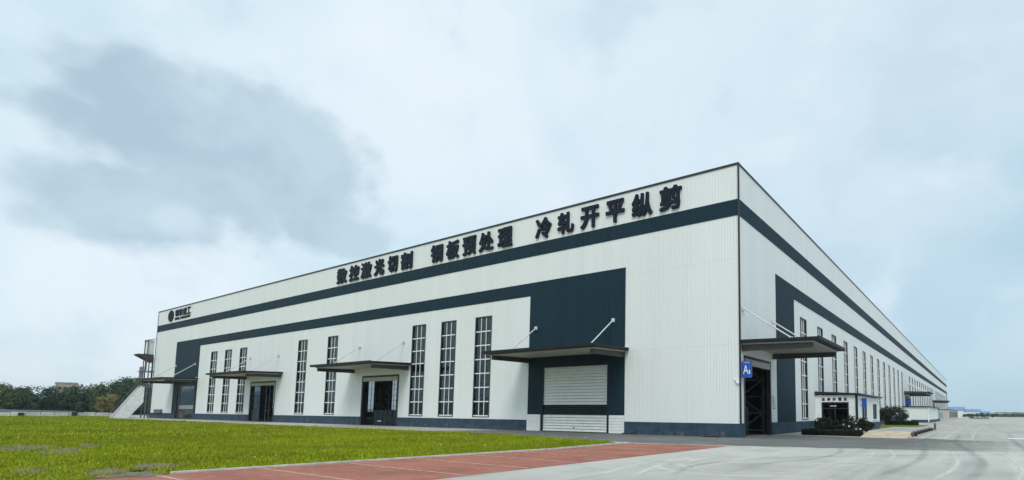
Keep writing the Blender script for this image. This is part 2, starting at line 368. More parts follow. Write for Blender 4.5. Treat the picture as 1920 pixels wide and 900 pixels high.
# bare patches showing through the lawn
def blobs(cx, cy, rx, ry, rz, z, n=26):
    pts = []
    for i in range(n):
        t = 2 * math.pi * i / n; k = 1 + .28 * math.sin(3 * t + cx) + .18 * math.sin(7 * t + cy) + random.uniform(-.1, .1)
        x, y = rx * k * math.cos(t), ry * k * math.sin(t); pts.append((cx + x * math.cos(rz) - y * math.sin(rz), cy + x * math.sin(rz) + y * math.cos(rz), z))
    return pts
PATCH = [(x, y, a, c, math.atan2(y - CAM.y, x - CAM.x)) for x, y, a, c in [(-19.3, -28.5, 2.8, 1.1), (-15.5, -27.9, 2.2, .62), (-5.4, -28.9, .85, .5), (-6.2, -27.85, 1.1, .5), (-7.15, -30.0, .8, .3), (-4.15, -28.8, .8, .55), (-18.7, -26.5, 2.0, .4), (-4.3, -31.5, 1.5, .7)]]
b = MB()
for p in PATCH: b.poly(blobs(*p, .001))
struct(b.build('bare_dirt', 'bare_dirt'))
# tyre marks: real thin dusty films on the yard
def ribbon(pts, wd, z):
    P = [Vector((x, y, 0)) for x, y in pts]; out = []; n = len(P)
    def cr(t):
        i = min(int(t), n - 2); k = t - i; p0, p1, p2, p3 = P[max(i - 1, 0)], P[i], P[i + 1], P[min(i + 2, n - 1)]
        return .5 * ((2 * p1) + (p2 - p0) * k + (2 * p0 - 5 * p1 + 4 * p2 - p3) * k * k + (3 * p1 - p0 - 3 * p2 + p3) * k ** 3)
    m = (n - 1) * 14
    for i in range(m + 1):
        t = i / 14; c = cr(min(t, n - 1.0001)); tg = cr(min(t + .02, n - 1.0001)) - cr(max(t - .02, 0))
        tg.normalize(); nn = Vector((-tg.y, tg.x, 0)); out.append((c + nn * wd / 2, c - nn * wd / 2))
    return out
def marks(name, lines, mat, z0):
    vs, fs, uv = [], [], []
    for k, (pts, wd) in enumerate(lines):
        rb = ribbon(pts, wd, 0); b0 = len(vs); m = len(rb) - 1
        for a, c in rb: vs.append((a.x, a.y, z0 + k * .0002)); vs.append((c.x, c.y, z0 + k * .0002))
        for i in range(m):
            fs.append((b0 + 2 * i, b0 + 2 * i + 1, b0 + 2 * i + 3, b0 + 2 * i + 2)); uv += [(i / m, 0), (i / m, 1), ((i + 1) / m, 1), ((i + 1) / m, 0)]
    me = bpy.data.meshes.new(name); me.from_pydata(vs, [], fs); ul = me.uv_layers.new(name='UVMap')
    ul.data.foreach_set('uv', [q for p in uv for q in p]); me.materials.append(MATS[mat]); struct(link(name, me))
marks('tyre_marks', [([(9.5, -18.4), (7.6, -19.6), (6.0, -19.2), (5.1, -17.6), (5.1, -15.2), (6.4, -12.2)], .75), ([(9.7, -19.1), (7.5, -20.3), (5.5, -19.8), (4.5, -17.8), (4.5, -15), (5.6, -12)], .65),
       ([(5.9, -22.2), (5.0, -19.2), (4.6, -16.5), (4.9, -13.4), (6.0, -10.4)], .45), ([(5.1, -22.8), (4.3, -19.5), (4.0, -16.5), (4.2, -13.4), (5.2, -10)], .4),
       ([(12.0, -20), (12.6, -14), (12.3, -7), (11.4, 2), (11.2, 18), (11.8, 60)], .35), ([(13.6, -20), (14.3, -14), (14.1, -7), (13.1, 2), (12.8, 18), (13.4, 60)], .35),
       ([(8.5, -16.5), (9.6, -13.5), (9.6, -10), (8.8, -6.4)], .3), ([(9.2, -16.8), (10.4, -13.5), (10.4, -10), (9.6, -6.2)], .28)], 'marks_light', -.0105)
marks('tyre_marks', [([(12.9, -19), (13.3, -12), (12.8, -5), (12.0, 4), (11.9, 20)], .5), ([(7.0, -17.5), (8.2, -14), (8.3, -10), (7.5, -6)], .4), ([(14.6, -17), (15.2, -8), (15.0, 4), (15.5, 30)], .5),
       ([(10.9, -19), (11.4, -12), (11.0, -4), (10.2, 6), (10.3, 25)], .45), ([(6.7, -21.5), (5.9, -18.5), (6.4, -15.5), (8.3, -12.4), (11, -9.5), (14.5, -7)], .4)], 'marks_dark', -.0088)

# grass blades
def in_poly(px, py, poly):
    ins = np.zeros(len(px), bool); n = len(poly); j = n - 1
    for i in range(n):
        xi, yi = poly[i]; xj, yj = poly[j]
        c = ((yi > py) != (yj > py)) & (px < (xj - xi) * (py - yi) / (yj - yi + 1e-12) + xi); ins ^= c; j = i
    return ins
def patch_mask(x, y):
    k = np.ones(len(x))
    for cx, cy, rx, ry, rz in PATCH:
        dx, dy = x - cx, y - cy; a = (dx * math.cos(rz) + dy * math.sin(rz)) / rx; c = (-dx * math.sin(rz) + dy * math.cos(rz)) / ry
        k = np.minimum(k, np.clip((np.sqrt(a * a + c * c) - .75) / .5, 0, 1))
    return k
def grass_field():
    P = []
    for x0, x1, y0, y1, dens, h, wd in ((-26, -2, -34, -6, 280, .085, .0115), (-60, -26, -32, -6, 75, .11, .025), (-150, -60, -34, 0, 26, .13, .06)):
        n = int((x1 - x0) * (y1 - y0) * dens)
        x = rng.uniform(x0, x1, n); y = rng.uniform(y0, y1, n)
        ok = in_poly(x, y, lawn_outline) & (rng.uniform(size=n) < .22 + .78 * patch_mask(x, y))
        # keep what lies in front of the lens
        ddx, ddy = x - CAM.x, y - CAM.y; fw = ddx * f_.x + ddy * f_.y; rt = ddx * r_.x + ddy * r_.y
        ok &= (fw > 1) & (rt / np.maximum(fw, .1) > -1.36)
        x, y = x[ok], y[ok]; n = len(x)
        lump = .85 + .25 * np.sin(x * .37 + 1.3 * np.sin(y * .41)) * np.sin(y * .53 + x * .23) + .22 * np.sin(x * 3.1 + 2 * np.sin(y * 1.7)) * np.sin(y * 2.7 + 1.5 * np.sin(x * 1.3))
        hh = h * np.clip(lump, .35, 1.6) * rng.uniform(.5, 1.25, n)
        tall = rng.uniform(size=n) < .012; hh[tall] *= rng.uniform(1.6, 2.6, tall.sum())
        P.append(np.stack([x, y, hh, np.full(n, wd)], 1))
    P = np.concatenate(P); n = len(P)
    a = rng.uniform(0, 2 * math.pi, n); ln = rng.uniform(.2, .9, n); la = rng.uniform(0, 2 * math.pi, n)
    wx, wy = np.cos(a) * P[:, 3], np.sin(a) * P[:, 3]; z0 = np.full(n, -.004)
    v = np.zeros((n, 4, 3)); h = P[:, 2]
    lx, ly = np.cos(la) * ln * h, np.sin(la) * ln * h
    v[:, 0] = np.stack([P[:, 0] - wx, P[:, 1] - wy, z0], 1); v[:, 1] = np.stack([P[:, 0] + wx, P[:, 1] + wy, z0], 1)
    v[:, 2] = np.stack([P[:, 0] + wx * .5 + lx * .5, P[:, 1] + wy * .5 + ly * .5, h * .62], 1); v[:, 3] = np.stack([P[:, 0] + lx, P[:, 1] + ly, h], 1)
    me = bpy.data.meshes.new('grass'); quads(me, v); me.materials.append(MATS['grass']); return me
def quads(me, v):
    n = len(v); me.vertices.add(4 * n); me.vertices.foreach_set('co', v.reshape(-1).astype(np.float32))
    me.loops.add(4 * n); me.loops.foreach_set('vertex_index', np.arange(4 * n, dtype=np.int32))
    me.polygons.add(n); me.polygons.foreach_set('loop_start', np.arange(0, 4 * n, 4, dtype=np.int32))
    me.update(calc_edges=True)
struct(link('grass', grass_field()), 'stuff')

# ------------------------------------------------------------------ the long factory hall
H = 18.6; LX = -109.0; LY = 271.0; T = .25
hall = thing('factory_hall', 'long white corrugated steel factory hall with navy bands, tall narrow windows and wide canopies', 'building')
WZ0, WZ1, WW = 1.05, 10.28, 2.2
LW = [-24.9, -29.8, -34.4, -50.65, -57.6, -74.1, -79.0, -83.95]           # window centres on the front
LD = [(-17.6, -10.6, 5.45), (-44.15, -37.4, 5.35), (-71.2, -64.0, 5.35), (-97.6, -90.2, 5.7)]
RW = [15.45 + 6.1 * i for i in range(13)]
RW2 = [103.2 + 6.1 * i for i in range(13)]
RD = [(.66, 6.23, 5.5), (93.6, 99.6, 5.5), (175.3, 181.6, 5.3)]
GW = [10.1 + 5.05 * i for i in range(30)]                                         # gable far side windows
def wall(s0, s1, openings, y0=0., y1=T, z0=0., z1=H):
    """openings (a, b, z0, z1); cells between the breakpoints, no overlaps"""
    m = MB(); xs = sorted({s0, s1, *[o[0] for o in openings], *[o[1] for o in openings]})
    for a, c in zip(xs[:-1], xs[1:]):
        mid = (a + c) / 2; hol = sorted([(o[2], o[3]) for o in openings if o[0] < mid < o[1]])
        z = z0
        for h0, h1 in hol:
            if h0 > z: m.box(a, c, y0, y1, z, h0)
            z = h1
        if z < z1: m.box(a, c, y0, y1, z, z1)
    return m
def rot90(m, q):      # turn a front-wall mesh onto a side wall: q=1 -> +X face, q=-1 -> -X face
    m.v = [(-y, x, z) for x, y, z in m.v] if q == 1 else [(y, -x, z) for x, y, z in m.v]; return m
ops = [(c - WW / 2, c + WW / 2, WZ0, WZ1) for c in LW] + [(a, c, 0, h) for a, c, h in LD]
wall(LX, 0, ops).build('wall', 'white_siding', hall)
rops = [(c - 1.03, c + 1.03, WZ0, WZ1) for c in RW] + [(c - 1.03, c + 1.03, 8.62, WZ1) for c in RW2] + [(c - 1.03, c + 1.03, 1.3, 8.2) for c in RW2 if not 91 < c < 101] + [(a, c, 0, h) for a, c, h in RD]
rops = [o for o in rops if not (o[2] == 1.3 and 173 < (o[0] + o[1]) / 2 < 184)]
rot90(wall(T + .001, LY, rops), 1).build('wall', 'white_siding', hall)
gops = [(-(c + 1.2), -(c - 1.2), 1.2, 9.5) for c in GW]
rot90(wall(-LY, -T - .001, gops), -1)
g = rot90(wall(-LY, -T - .001, gops), -1); g.v = [(x + LX, y, z) for x, y, z in g.v]; g.build('wall', 'white_siding', hall)
b = MB(); b.box(LX + T + .002, -T - .002, LY - T, LY - .001, 0, H); b.build('wall', 'white_siding', hall)
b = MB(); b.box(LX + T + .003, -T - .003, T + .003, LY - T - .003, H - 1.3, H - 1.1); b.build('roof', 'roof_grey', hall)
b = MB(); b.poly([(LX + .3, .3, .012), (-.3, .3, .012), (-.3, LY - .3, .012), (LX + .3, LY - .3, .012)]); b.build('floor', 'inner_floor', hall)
# dark coping along the roof edge and corner trims
b = MB(); b.box(LX - .06, .06, -.07, .34, H, H + .14); b.build('coping', 'black_trim', hall)
b = MB(); b.box(-.34, .05, .342, LY, H, H + .14); b.build('coping', 'black_trim', hall)
b = MB(); b.box(-.02, .08, -.08, .04, .9, H - .002); b.build('corner_trim', 'black_trim', hall)
b = MB(); b.box(LX - .06, LX + .07, -.05, .04, .9, H - .002); b.build('corner_trim', 'black_trim', hall)
# colour bands
B1, B0 = 16.17, 15.03; L1, L0 = 12.68, 11.53
b = MB(); b.box(LX + .07, -.022, -.035, -.001, B0, B1); b.build('colour_band', 'navy_siding', hall)
b = MB(); b.box(.001, .035, .042, LY, B0, B1); b.build('colour_band', 'navy_siding', hall)
def cb(rects, q=0):
    m = MB()
    for x0, x1, z0, z1 in rects: m.box(x0, x1, -.032, -.001, z0, z1)
    if q: rot90(m, 1)
    m.build('colour_band', 'navy_siding', hall)
cb([(-99.25, -9.2, L0, L1), (-19.1, -9.2, 5.45, L0), (-19.1, -17.6, 1.36, 5.45), (-10.6, -9.2, 1.36, 5.45),
    (-99.25, -89.45, 5.7, L0), (-99.25, -97.6, .9, 5.7), (-90.2, -89.45, .9, 5.7)])
cb([(7.65, LY - .5, L0, L1), (7.65, 12.55, .92, L0), (LY - 6, LY - .5, .92, L0)], 1)
# plinths
def plinth(rects, q=0, h=.9, d=.07):
    for x0, x1 in rects:
        m = MB(); m.box(x0, x1, -d, -.001, -.01, h)
        if q: rot90(m, 1)
        m.build('plinth', 'plinth_paint', hall)
plinth([(-9.15, .07), (-37.35, -19.15), (-64, -44.15), (-90.15, -71.2), (LX - .05, -97.6)], 0)
plinth([(.002, .64), (6.25, 19.1), (31.8, 87.0), (123, 175), (182, LY)], 1, .92)
# white skirting under the roller door bay
for x0, x1 in ((-19.12, -17.62), (-10.58, -9.18)):
    b = MB(); b.box(x0, x1, -.05, -.001, 0, 1.355)
    for k in range(6): b.hexa([(x0, -.085, .02 + k * .222), (x1, -.085, .02 + k * .222), (x1, -.051, .02 + k * .222), (x0, -.051, .02 + k * .222), (x0, -.06, .225 + k * .222), (x1, -.06, .225 + k * .222), (x1, -.051, .225 + k * .222), (x0, -.051, .225 + k * .222)])
    b.build('plinth', 'door_white', hall)

# ---- windows: dark frame > pane, glazing bars
def window_meshes(wd, z0, z1, cols, rows, key):
    fr = MB(); t = .10; x = wd / 2
    fr.box(-x, -x + t, -.03, .12, z0, z1); fr.box(x - t, x, -.03, .12, z0, z1); fr.box(-x + t, x - t, -.03, .12, z1 - t, z1); fr.box(-x + t, x - t, -.03, .12, z0, z0 + .07)
    gl = MB(); gl.box(-x + t, x - t, .075, .085, z0 + .07, z1 - t)
    br = MB(); a, c = -x + t, x - t
    for i in range(1, cols): 
        xx = a + (c - a) * i / cols; br.box(xx - .026, xx + .026, .015, .07, z0 + .07, z1 - t)
    for j in range(0, rows):
        zz = z0 + .13 + (z1 - t - z0 - .13) * j / rows; hh = .045 if j else .05
        for i in range(cols):
            xa = a + (c - a) * i / cols + (.027 if i else 0); xb = a + (c - a) * (i + 1) / cols - (.027 if i < cols - 1 else 0)
            br.box(xa, xb, .015, .07, zz - hh, zz + hh)
    return fr.mesh('window', 'frame_dark'), gl.mesh('pane', 'glass'), br.mesh('glazing_bars', 'white_metal')
def windows(meshes, places, rz):
    for loc in places:
        f = link('window', meshes[0], hall, loc, rz); link('pane', meshes[1], f); link('glazing_bars', meshes[2], f)
windows(window_meshes(WW, WZ0, WZ1, 3, 7, 'L'), [(c, 0, 0) for c in LW], 0)
windows(window_meshes(2.06, WZ0, WZ1, 3, 7, 'R'), [(0, c, 0) for c in RW], R(90))
windows(window_meshes(2.06, 8.62, WZ1, 2, 1, 'U'), [(0, c, 0) for c in RW2], R(90))
windows(window_meshes(2.06, 1.3, 8.2, 2, 5, 'D'), [(0, (o[0] + o[1]) / 2, 0) for o in rops if o[2] == 1.3], R(90))
gm = MB()
gm.box(-1.2, 1.2, .07, .085, 1.2, 9.5); gpane = gm.mesh('pane', 'glass_clear')
gf = MB()
for i in range(4): gf.box(-1.2 + i * .76, -1.2 + i * .76 + .1, .0, .068, 1.2, 9.5)
for i in range(7): gf.box(-1.2, 1.2, .0, .067, 1.2 + i * 1.37, 1.2 + i * 1.37 + .08)
gfm = gf.mesh('window', 'frame_dark')
for c in GW:
    f = link('window', gfm, hall, (LX, c, 0), R(-90)); link('pane', gpane, f)
# pale string course on the side and louvred block at its far end
b = MB(); b.box(.001, .05, 97.5, 172, 8.3, 8.45); b.build('string_course', 'white_metal', hall)
b = MB(); b.box(.001, .12, 187, 256, 4.5, 10.1); b.build('louvre', 'louvre', hall)

# ---- canopies
def canopy(half, loc, rz, rods, depth=4.35, zt=6.45, zf=6.3, rod=3.0):
    m = MB(); t = .20
    def slab(mm, x0, x1, y0, y1, za, zb, th):   # sloping slab: za at wall (y0), zb at front (y1); y outward positive
        mm.hexa([(x0, -y1, zb - th), (x1, -y1, zb - th), (x1, -y0, za - th), (x0, -y0, za - th), (x0, -y1, zb), (x1, -y1, zb), (x1, -y0, za), (x0, -y0, za)])
    slab(m, -half, half, .0, depth, zt, zf, t)
    m.hexa([(-half - .08, -depth - .12, zf - .16), (half + .08, -depth - .12, zf - .16), (half + .08, -depth, zf - .2), (-half - .08, -depth, zf - .2), (-half - .08, -depth - .12, zf + .03), (half + .08, -depth - .12, zf + .03), (half + .08, -depth, zf + .04), (-half - .08, -depth, zf + .04)])
    cn = m.build('canopy', 'canopy_dark', hall, loc=loc, rz=rz)
    m = MB(); i = .30; slab(m, -half + i, half - i, .03, depth - .35, zt - t - .002, zf - t - .002, .10); m.build('soffit', 'soffit', cn)
    for sx in (-1, 1):        # tapered side beams
        m = MB(); x0, x1 = sorted((sx * (half - .38), sx * (half - .62)))
        m.hexa([(x0, -depth + .42, zf - t - .42), (x1, -depth + .42, zf - t - .42), (x1, -.02, zt - t - .52), (x0, -.02, zt - t - .52), (x0, -depth + .42, zf - t - .104), (x1, -depth + .42, zf - t - .104), (x1, -.02, zt - t - .104), (x0, -.02, zt - t - .104)])
        m.build('beam', 'beam_grey', cn)
    for sx in rods:
        m = MB(); a = (sx, -.1, 8.65); c = (sx, -rod, zf + .1); m.tube(a, c, .047, seg=10)
        m.box(sx - .14, sx + .14, -.12, -.036, 8.5, 8.8); m.box(sx - .1, sx + .1, -rod - .12, -rod + .12, zf - .02, zf + .15); m.build('tie_rod', 'rod_grey', cn)
    m = MB(); m.box(half - .75, half - .02, -.2, -.08, zt + .004, zt + .05); m.build('flashing', 'white_metal', cn)
    return cn
for a, c, h in LD: canopy(5.45, (-14.3 if a > -20 else (-40.9 if a > -50 else (-67.7 if a > -80 else -94.75)), 0, 0), 0, (-4.02, 4.02))
canopy(3.68, (0, 3.6, 0), R(90), (-3.12, 3.12), depth=5.1, zt=6.46, zf=6.34, rod=3.3)
canopy(5.5, (0, 97.1, 0), R(90), (-4.0, 4.0), depth=4.6); canopy(5.5, (0, 178.5, 0), R(90), (-4.0, 4.0), depth=4.6)

# ---- doors
def jambs(a, c, h, q=0, mat='black_trim'):
    m = MB(); m.box(a, a + .22, -.02, .3, 0, h); m.box(c - .22, c, -.02, .3, 0, h); m.box(a + .22, c - .22, -.02, .3, h - .2, h)
    if q: rot90(m, 1)
    return m.build('door_frame', mat, hall)
# closed roller door
a, c, h = LD[0]; fr = jambs(a, c, h, mat='navy_trim')
def slats(x0, x1, z0, z1, y0, p):
    m = MB(); n = max(1, round((z1 - z0) / p)); p = (z1 - z0) / n
    for i in range(n):
        za, zb = z0 + i * p + .022, z0 + (i + 1) * p - .012
        m.hexa([(x0, y0 - .085, za), (x1, y0 - .085, za), (x1, y0 + .03, za), (x0, y0 + .03, za), (x0, y0 - .005, zb), (x1, y0 - .005, zb), (x1, y0 + .03, zb), (x0, y0 + .03, zb)])
    m.box(x0, x1, y0 + .031, y0 + .05, z0, z1)
    return m
dr = slats(a + .22, c - .04, 2.16, h - .12, .12, .25).build('roller_door', 'door_white', hall)
slats(a + .22, c - .22, 1.356, 2.155, .13, .2).build('dark_slats', 'door_navy', dr)
slats(a + .22, c - .22, .03, 1.352, .11, .22).build('lower_slats', 'door_white', dr)
m = MB(); m.box(-14.15, -14.0, -.0, .06, .32, .37); m.build('handle', 'black_trim', dr)
# second bay, open with low gate panel
a, c, h = LD[1]; fr = jambs(a, c, h)
m = MB(); m.box(a + .24, c - .24, -.012, .28, h - .62, h - .202); m.build('shutter_box', 'soffit', fr)
m = MB(); m.box(a + 1.75, c - .3, .40, .48, .05, 1.62); 
for i in range(6): m.box(a + 1.8 + i * .85, a + 1.86 + i * .85, .36, .398, .05, 1.62)
m.build('gate_panel', 'navy_trim', fr)
m = MB(); m.box(-41.4, -40.7, .30, .355, .42, .5); m.build('handle', 'white_metal', fr)
# third bay, glazed leaf at its left
a, c, h = LD[2]; fr = jambs(a, c, h)
m = MB(); m.box(a + .24, c - .24, -.012, .28, h - .55, h - .202); m.build('shutter_box', 'soffit', fr)
m = MB(); x0, x1 = a + .3, a + 2.6; m.box(x0, x1, .2, .26, .05, 1.55)
for i in range(5): m.box(x0, x1, .2, .26, 1.55 + i * .78, 1.66 + i * .78)
m.box(x0, x0 + .12, .19, .199, .05, 4.7); m.box(x1 - .12, x1, .19, .199, .05, 4.7); df = m.build('glazed_leaf', 'black_trim', fr)
m = MB(); m.box(x0 + .05, x1 - .05, .225, .235, 1.661, 4.66); m.build('pane', 'glass_teal', df)
m = MB(); m.box(x1 + 1.6, x1 + 1.75, .2, .3, 0, h - .56); m.box(x1 + 2.6, x1 + 2.72, .2, .3, 0, h - .56); m.box(x1 + 1.75, x1 + 2.6, .22, .28, 1.4, 1.5); m.build('inner_frame', 'frame_dark', fr)
# fourth bay, glass entrance
a, c, h = LD[3]; fr = jambs(a, c, h)
m = MB(); m.box(a + 1.2, c - .22, .10, .2, h - .5, h - .202); m.box(a + .221, a + 1.2, .10, .2, 0, h - .201); m.box(a + 1.2, c - .6, .1, .2, .02, .22); m.box(c - .6, c - .22, .1, .2, .02, h - .5); df = m.build('entrance', 'black_trim', fr)
m = MB(); m.box(a + 1.2, c - .6, .14, .15, .22, h - .5); m.build('pane', 'glass_teal', df)
m = MB(); m.box(a + 1.2, c - .6, .10, .135, 1.6, 2.2); m.build('rail', 'soffit', df)
b = MB(); b.box(-106.2, -103.2, -.35, -.072, .9, 1.5); b.build('vent_box', 'steel_grey', hall)
# side doors
for k, (a, c, h) in enumerate(RD):
    fr = jambs(a, c, h, 1)
    m = MB(); m.box(a + .24, c - .24, -.01, .28, h - .62, h - .202); rot90(m, 1); m.build('shutter_box', 'soffit' if k == 0 else 'shutter_grey', fr)
# lattice steel columns inside
def lattice():
    m = MB(); w_ = .95
    for x in (-w_, w_): m.box(x - .13, x + .13, -.22, .22, .02, 17.2)
    z = .25; s = 1
    while z < 16:
        m.bar((-s * w_ * .9, 0, z), (s * w_ * .9, 0, z + 1.35), .13); m.bar((-w_ + .1, 0, z), (w_ - .1, 0, z), .11); z += 1.35; s = -s
    return m.mesh('column', 'steel_grey')
lm = lattice()
for x, y, rz in [(-2.4, 8.4, R(25)), (-2.0, 32, 0), (-2.0, 56, 0), (-13.5, 2.4, 0), (-38.2, 4.2, R(20)), (-46.5, 4.0, R(20)), (-27, 2.4, R(90)), (-54.5, 2.4, R(90)), (-66, 4, R(20)), (-82, 2.4, R(90)), (-36, 26, 0), (-56, 26, 0), (-76, 26, 0), (-96, 26, 0), (-36, 60, 0), (-66, 60, 0), (-96, 60, 0)]:
    link('column', lm, hall, (x, y, 0), rz)
b = MB(); b.box(-3.3, -1.0, 3.6, 4.1, .02, 2.1); b.build('inner_partition', 'navy_trim', hall)
# wall lamp on the plinth corner and pipe
b = MB(); b.tube((-.35, -.12, 3.9), (-.15, -.12, 3.6), .05); b.tube((-.15, -.12, 3.6), (-.05, -.1, 3.55), .09); b.build('bracket', 'white_metal', hall)

# ------------------------------------------------------------------ lettering
def glyph_mesh(txt, x0, x1, z0, z1, bold, depth, mat, res=84):
    """solid block letters: the glyph is sampled on a fine grid, thickened by `bold` em, and extruded"""
    cu = bpy.data.curves.new('txt', 'FONT'); cu.body = txt; cu.size = 1; cu.resolution_u = 4
    o = bpy.data.objects.new('txt', cu); COL.objects.link(o)
    dg = bpy.context.evaluated_depsgraph_get(); me0 = bpy.data.meshes.new_from_object(o.evaluated_get(dg))
    COL.objects.unlink(o); bpy.data.objects.remove(o)
    me0.calc_loop_triangles(); co = np.array([v.co[:2] for v in me0.vertices]); tri = np.array([t.vertices[:] for t in me0.loop_triangles]); bpy.data.meshes.remove(me0)
    lo, hi = co.min(0), co.max(0); px = 1.0 / res; pad = int(bold * res) + 2
    nx, ny = int((hi[0] - lo[0]) / px) + 2 * pad + 1, int((hi[1] - lo[1]) / px) + 2 * pad + 1
    g = np.zeros((ny, nx), bool)
    for a, b_, c in co[tri]:
        m0 = np.floor((np.minimum(np.minimum(a, b_), c) - lo) / px).astype(int) + pad; m1 = np.ceil((np.maximum(np.maximum(a, b_), c) - lo) / px).astype(int) + pad + 1
        X, Y = np.meshgrid((np.arange(m0[0], m1[0]) - pad + .5) * px + lo[0], (np.arange(m0[1], m1[1]) - pad + .5) * px + lo[1])
        s0 = (b_[0] - a[0]) * (Y - a[1]) - (b_[1] - a[1]) * (X - a[0]); s1 = (c[0] - b_[0]) * (Y - b_[1]) - (c[1] - b_[1]) * (X - b_[0]); s2 = (a[0] - c[0]) * (Y - c[1]) - (a[1] - c[1]) * (X - c[0])
        g[m0[1]:m1[1], m0[0]:m1[0]] |= ((s0 >= 0) & (s1 >= 0) & (s2 >= 0)) | ((s0 <= 0) & (s1 <= 0) & (s2 <= 0))
    r = bold * res; k = int(r); out = g.copy()
    for dy in range(-k, k + 1):
        for dx in range(-k, k + 1):
            if dx * dx + dy * dy <= r * r + .5: out |= np.roll(np.roll(g, dy, 0), dx, 1)
    g = out; ys, xs = np.nonzero(g); g = g[ys.min():ys.max() + 1, xs.min():xs.max() + 1]; ny, nx = g.shape
    G = np.zeros((ny + 2, nx + 2), bool); G[1:-1, 1:-1] = g
    sx, sz = (x1 - x0) / nx, (z1 - z0) / ny; vid = {}; V = []; F = []
    def v(ix, iy, f):
        kk = (ix, iy, f)
        if kk not in vid: vid[kk] = len(V); V.append((x0 + ix * sx, -depth if f else 0, z0 + iy * sz))
        return vid[kk]
    for y in range(ny):
        x = 0
        while x < nx:
            if not g[y, x]: x += 1; continue
            e = x
            while e < nx and g[y, e]: e += 1
            F.append([v(i, y, 1) for i in range(x, e + 1)] + [v(i, y + 1, 1) for i in range(e, x - 1, -1)])
            F.append((v(e, y, 1), v(e, y, 0), v(e, y + 1, 0), v(e, y + 1, 1))); F.append((v(x, y, 0), v(x, y, 1), v(x, y + 1, 1), v(x, y + 1, 0)))
            x = e
        for x in range(nx):
            if g[y, x] and not G[y, x + 1]: F.append((v(x, y, 0), v(x + 1, y, 0), v(x + 1, y, 1), v(x, y, 1)))
            if g[y, x] and not G[y + 2, x + 1]: F.append((v(x, y + 1, 1), v(x + 1, y + 1, 1), v(x + 1, y + 1, 0), v(x, y + 1, 0)))
    me = bpy.data.meshes.new('character'); me.from_pydata(V, [], F); me.materials.append(MATS[mat]); me.update(); return me
CH = {'数': (-50.38, -48.32), '控': (-47.76, -45.79), '激': (-45.36, -43.36), '光': (-42.75, -40.94), '切': (-40.25, -38.48), '割': (-37.87, -35.95), '钢': (-32.89, -31.06), '板': (-30.49, -28.63), '预': (-28.09, -26.24), '处': (-25.76, -23.86), '理': (-23.27, -21.43), '冷': (-18.59, -16.81), '轧': (-16.09, -14.34), '开': (-13.61, -11.77), '平': (-11.08, -9.3), '纵': (-8.61, -6.79), '剪': (-6.14, -4.3)}
for txt, lab in (('数控激光切割', 'navy metal characters 数控激光切割 on the parapet, the lettering farthest from the corner'), ('钢板预处理', 'navy metal characters 钢板预处理 on the parapet, middle one of three phrases'), ('冷轧开平纵剪', 'navy metal characters 冷轧开平纵剪 on the parapet nearest the building corner')):
    x0 = CH[txt[0]][0]
    t = thing('lettering', lab, 'lettering', (x0, -.06, 16.4), group='parapet lettering')
    for ch in txt:
        a, c = CH[ch]; link('character', glyph_mesh(ch, a - x0, c - x0, 0, 1.82, .046, .12, 'letter_navy'), t)
# emblem and company name at the far end
t = thing('company_sign', 'small dark round emblem with four characters and a line below at far end of parapet', 'sign', (-104.2, -.02, 16.4))
m = MB(); cx, cz = 1.3, 1.0
for i in range(28):
    t0, t1 = 2 * math.pi * i / 28, 2 * math.pi * (i + 1) / 28
    q = [(cx + r * math.sin(a) * 1.18, cz + r * math.cos(a) * .98) for a in (t0, t1) for r in (.74, 1.0)]
    m.hexa([(q[0][0], 0, q[0][1]), (q[0][0], -.1, q[0][1]), (q[1][0], -.1, q[1][1]), (q[1][0], 0, q[1][1]), (q[2][0], 0, q[2][1]), (q[2][0], -.1, q[2][1]), (q[3][0], -.1, q[3][1]), (q[3][0], 0, q[3][1])])
m.box(cx - .5, cx - .16, -.1, 0, cz - .72, cz + .62); m.box(cx + .16, cx + .5, -.1, 0, cz - .62, cz + .72); m.box(cx - .159, cx + .159, -.1, 0, cz - .14, cz + .14)
m.build('emblem', 'letter_navy', t)
for i, ch in enumerate('钢铁重工'): link('character', glyph_mesh(ch, 3.15 + i * 1.68, 3.15 + i * 1.68 + 1.5, .72, 1.86, .022, .1, 'letter_navy', 48), t)
link('character', glyph_mesh('STEEL INDUSTRY', 3.1, 9.75, .12, .52, .02, .08, 'letter_navy', 40), t)

# blue blade sign beside the corner door
def blade_sign(name, label, loc, wd, ht, big, small):
    t = thing(name, label, 'sign', loc)
    m = MB(); m.box(0, wd, -.05, .05, 0, ht); m.build('panel', 'sign_blue', t)
    m = MB(); m.box(-.12, -.001, -.03, .03, ht * .2, ht * .26); m.box(-.12, -.001, -.03, .03, ht * .8, ht * .86); m.build('bracket', 'steel_grey', t)
    for tx, x0, x1, z0, z1 in big: link('character', glyph_mesh(tx, x0, x1, z0, z1, .015, .01, 'white_metal', 40), t, (0, -.051, 0))
    return t
blade_sign('blade_sign', 'blue blade sign reading A1 beside the door at the building corner', (.1, .12, 3.92), .68, 1.13, [('A', .10, .45, .25, .82), ('1', .49, .58, .25, .52), ('冷轧开平车间', .1, .58, .97, 1.05)], None)
blade_sign('blade_sign', 'plain blue sign at the side door under the second right hand canopy', (.25, 93.0, 3.5), .75, 1.5, [], None)
t = thing('notice_board', 'pale notice poster with small print on white strip right of corner door', 'notice', (.002, 6.42, 1.9))
m = MB(); m.box(0, .03, 0, .85, 0, 1.05); m.build('board', 'notice', t)
m = MB(); m.box(.031, .036, .04, .28, .88, 1.0); m.box(.031, .036, .1, .5, .05, .14); m.build('emblem', 'sign_blue', t)
m = MB()
for i in range(9): m.box(.031, .034, .06, .4 + .35 * random.random(), .22 + i * .07, .245 + i * .07)
m.build('print', 'steel_grey', t)

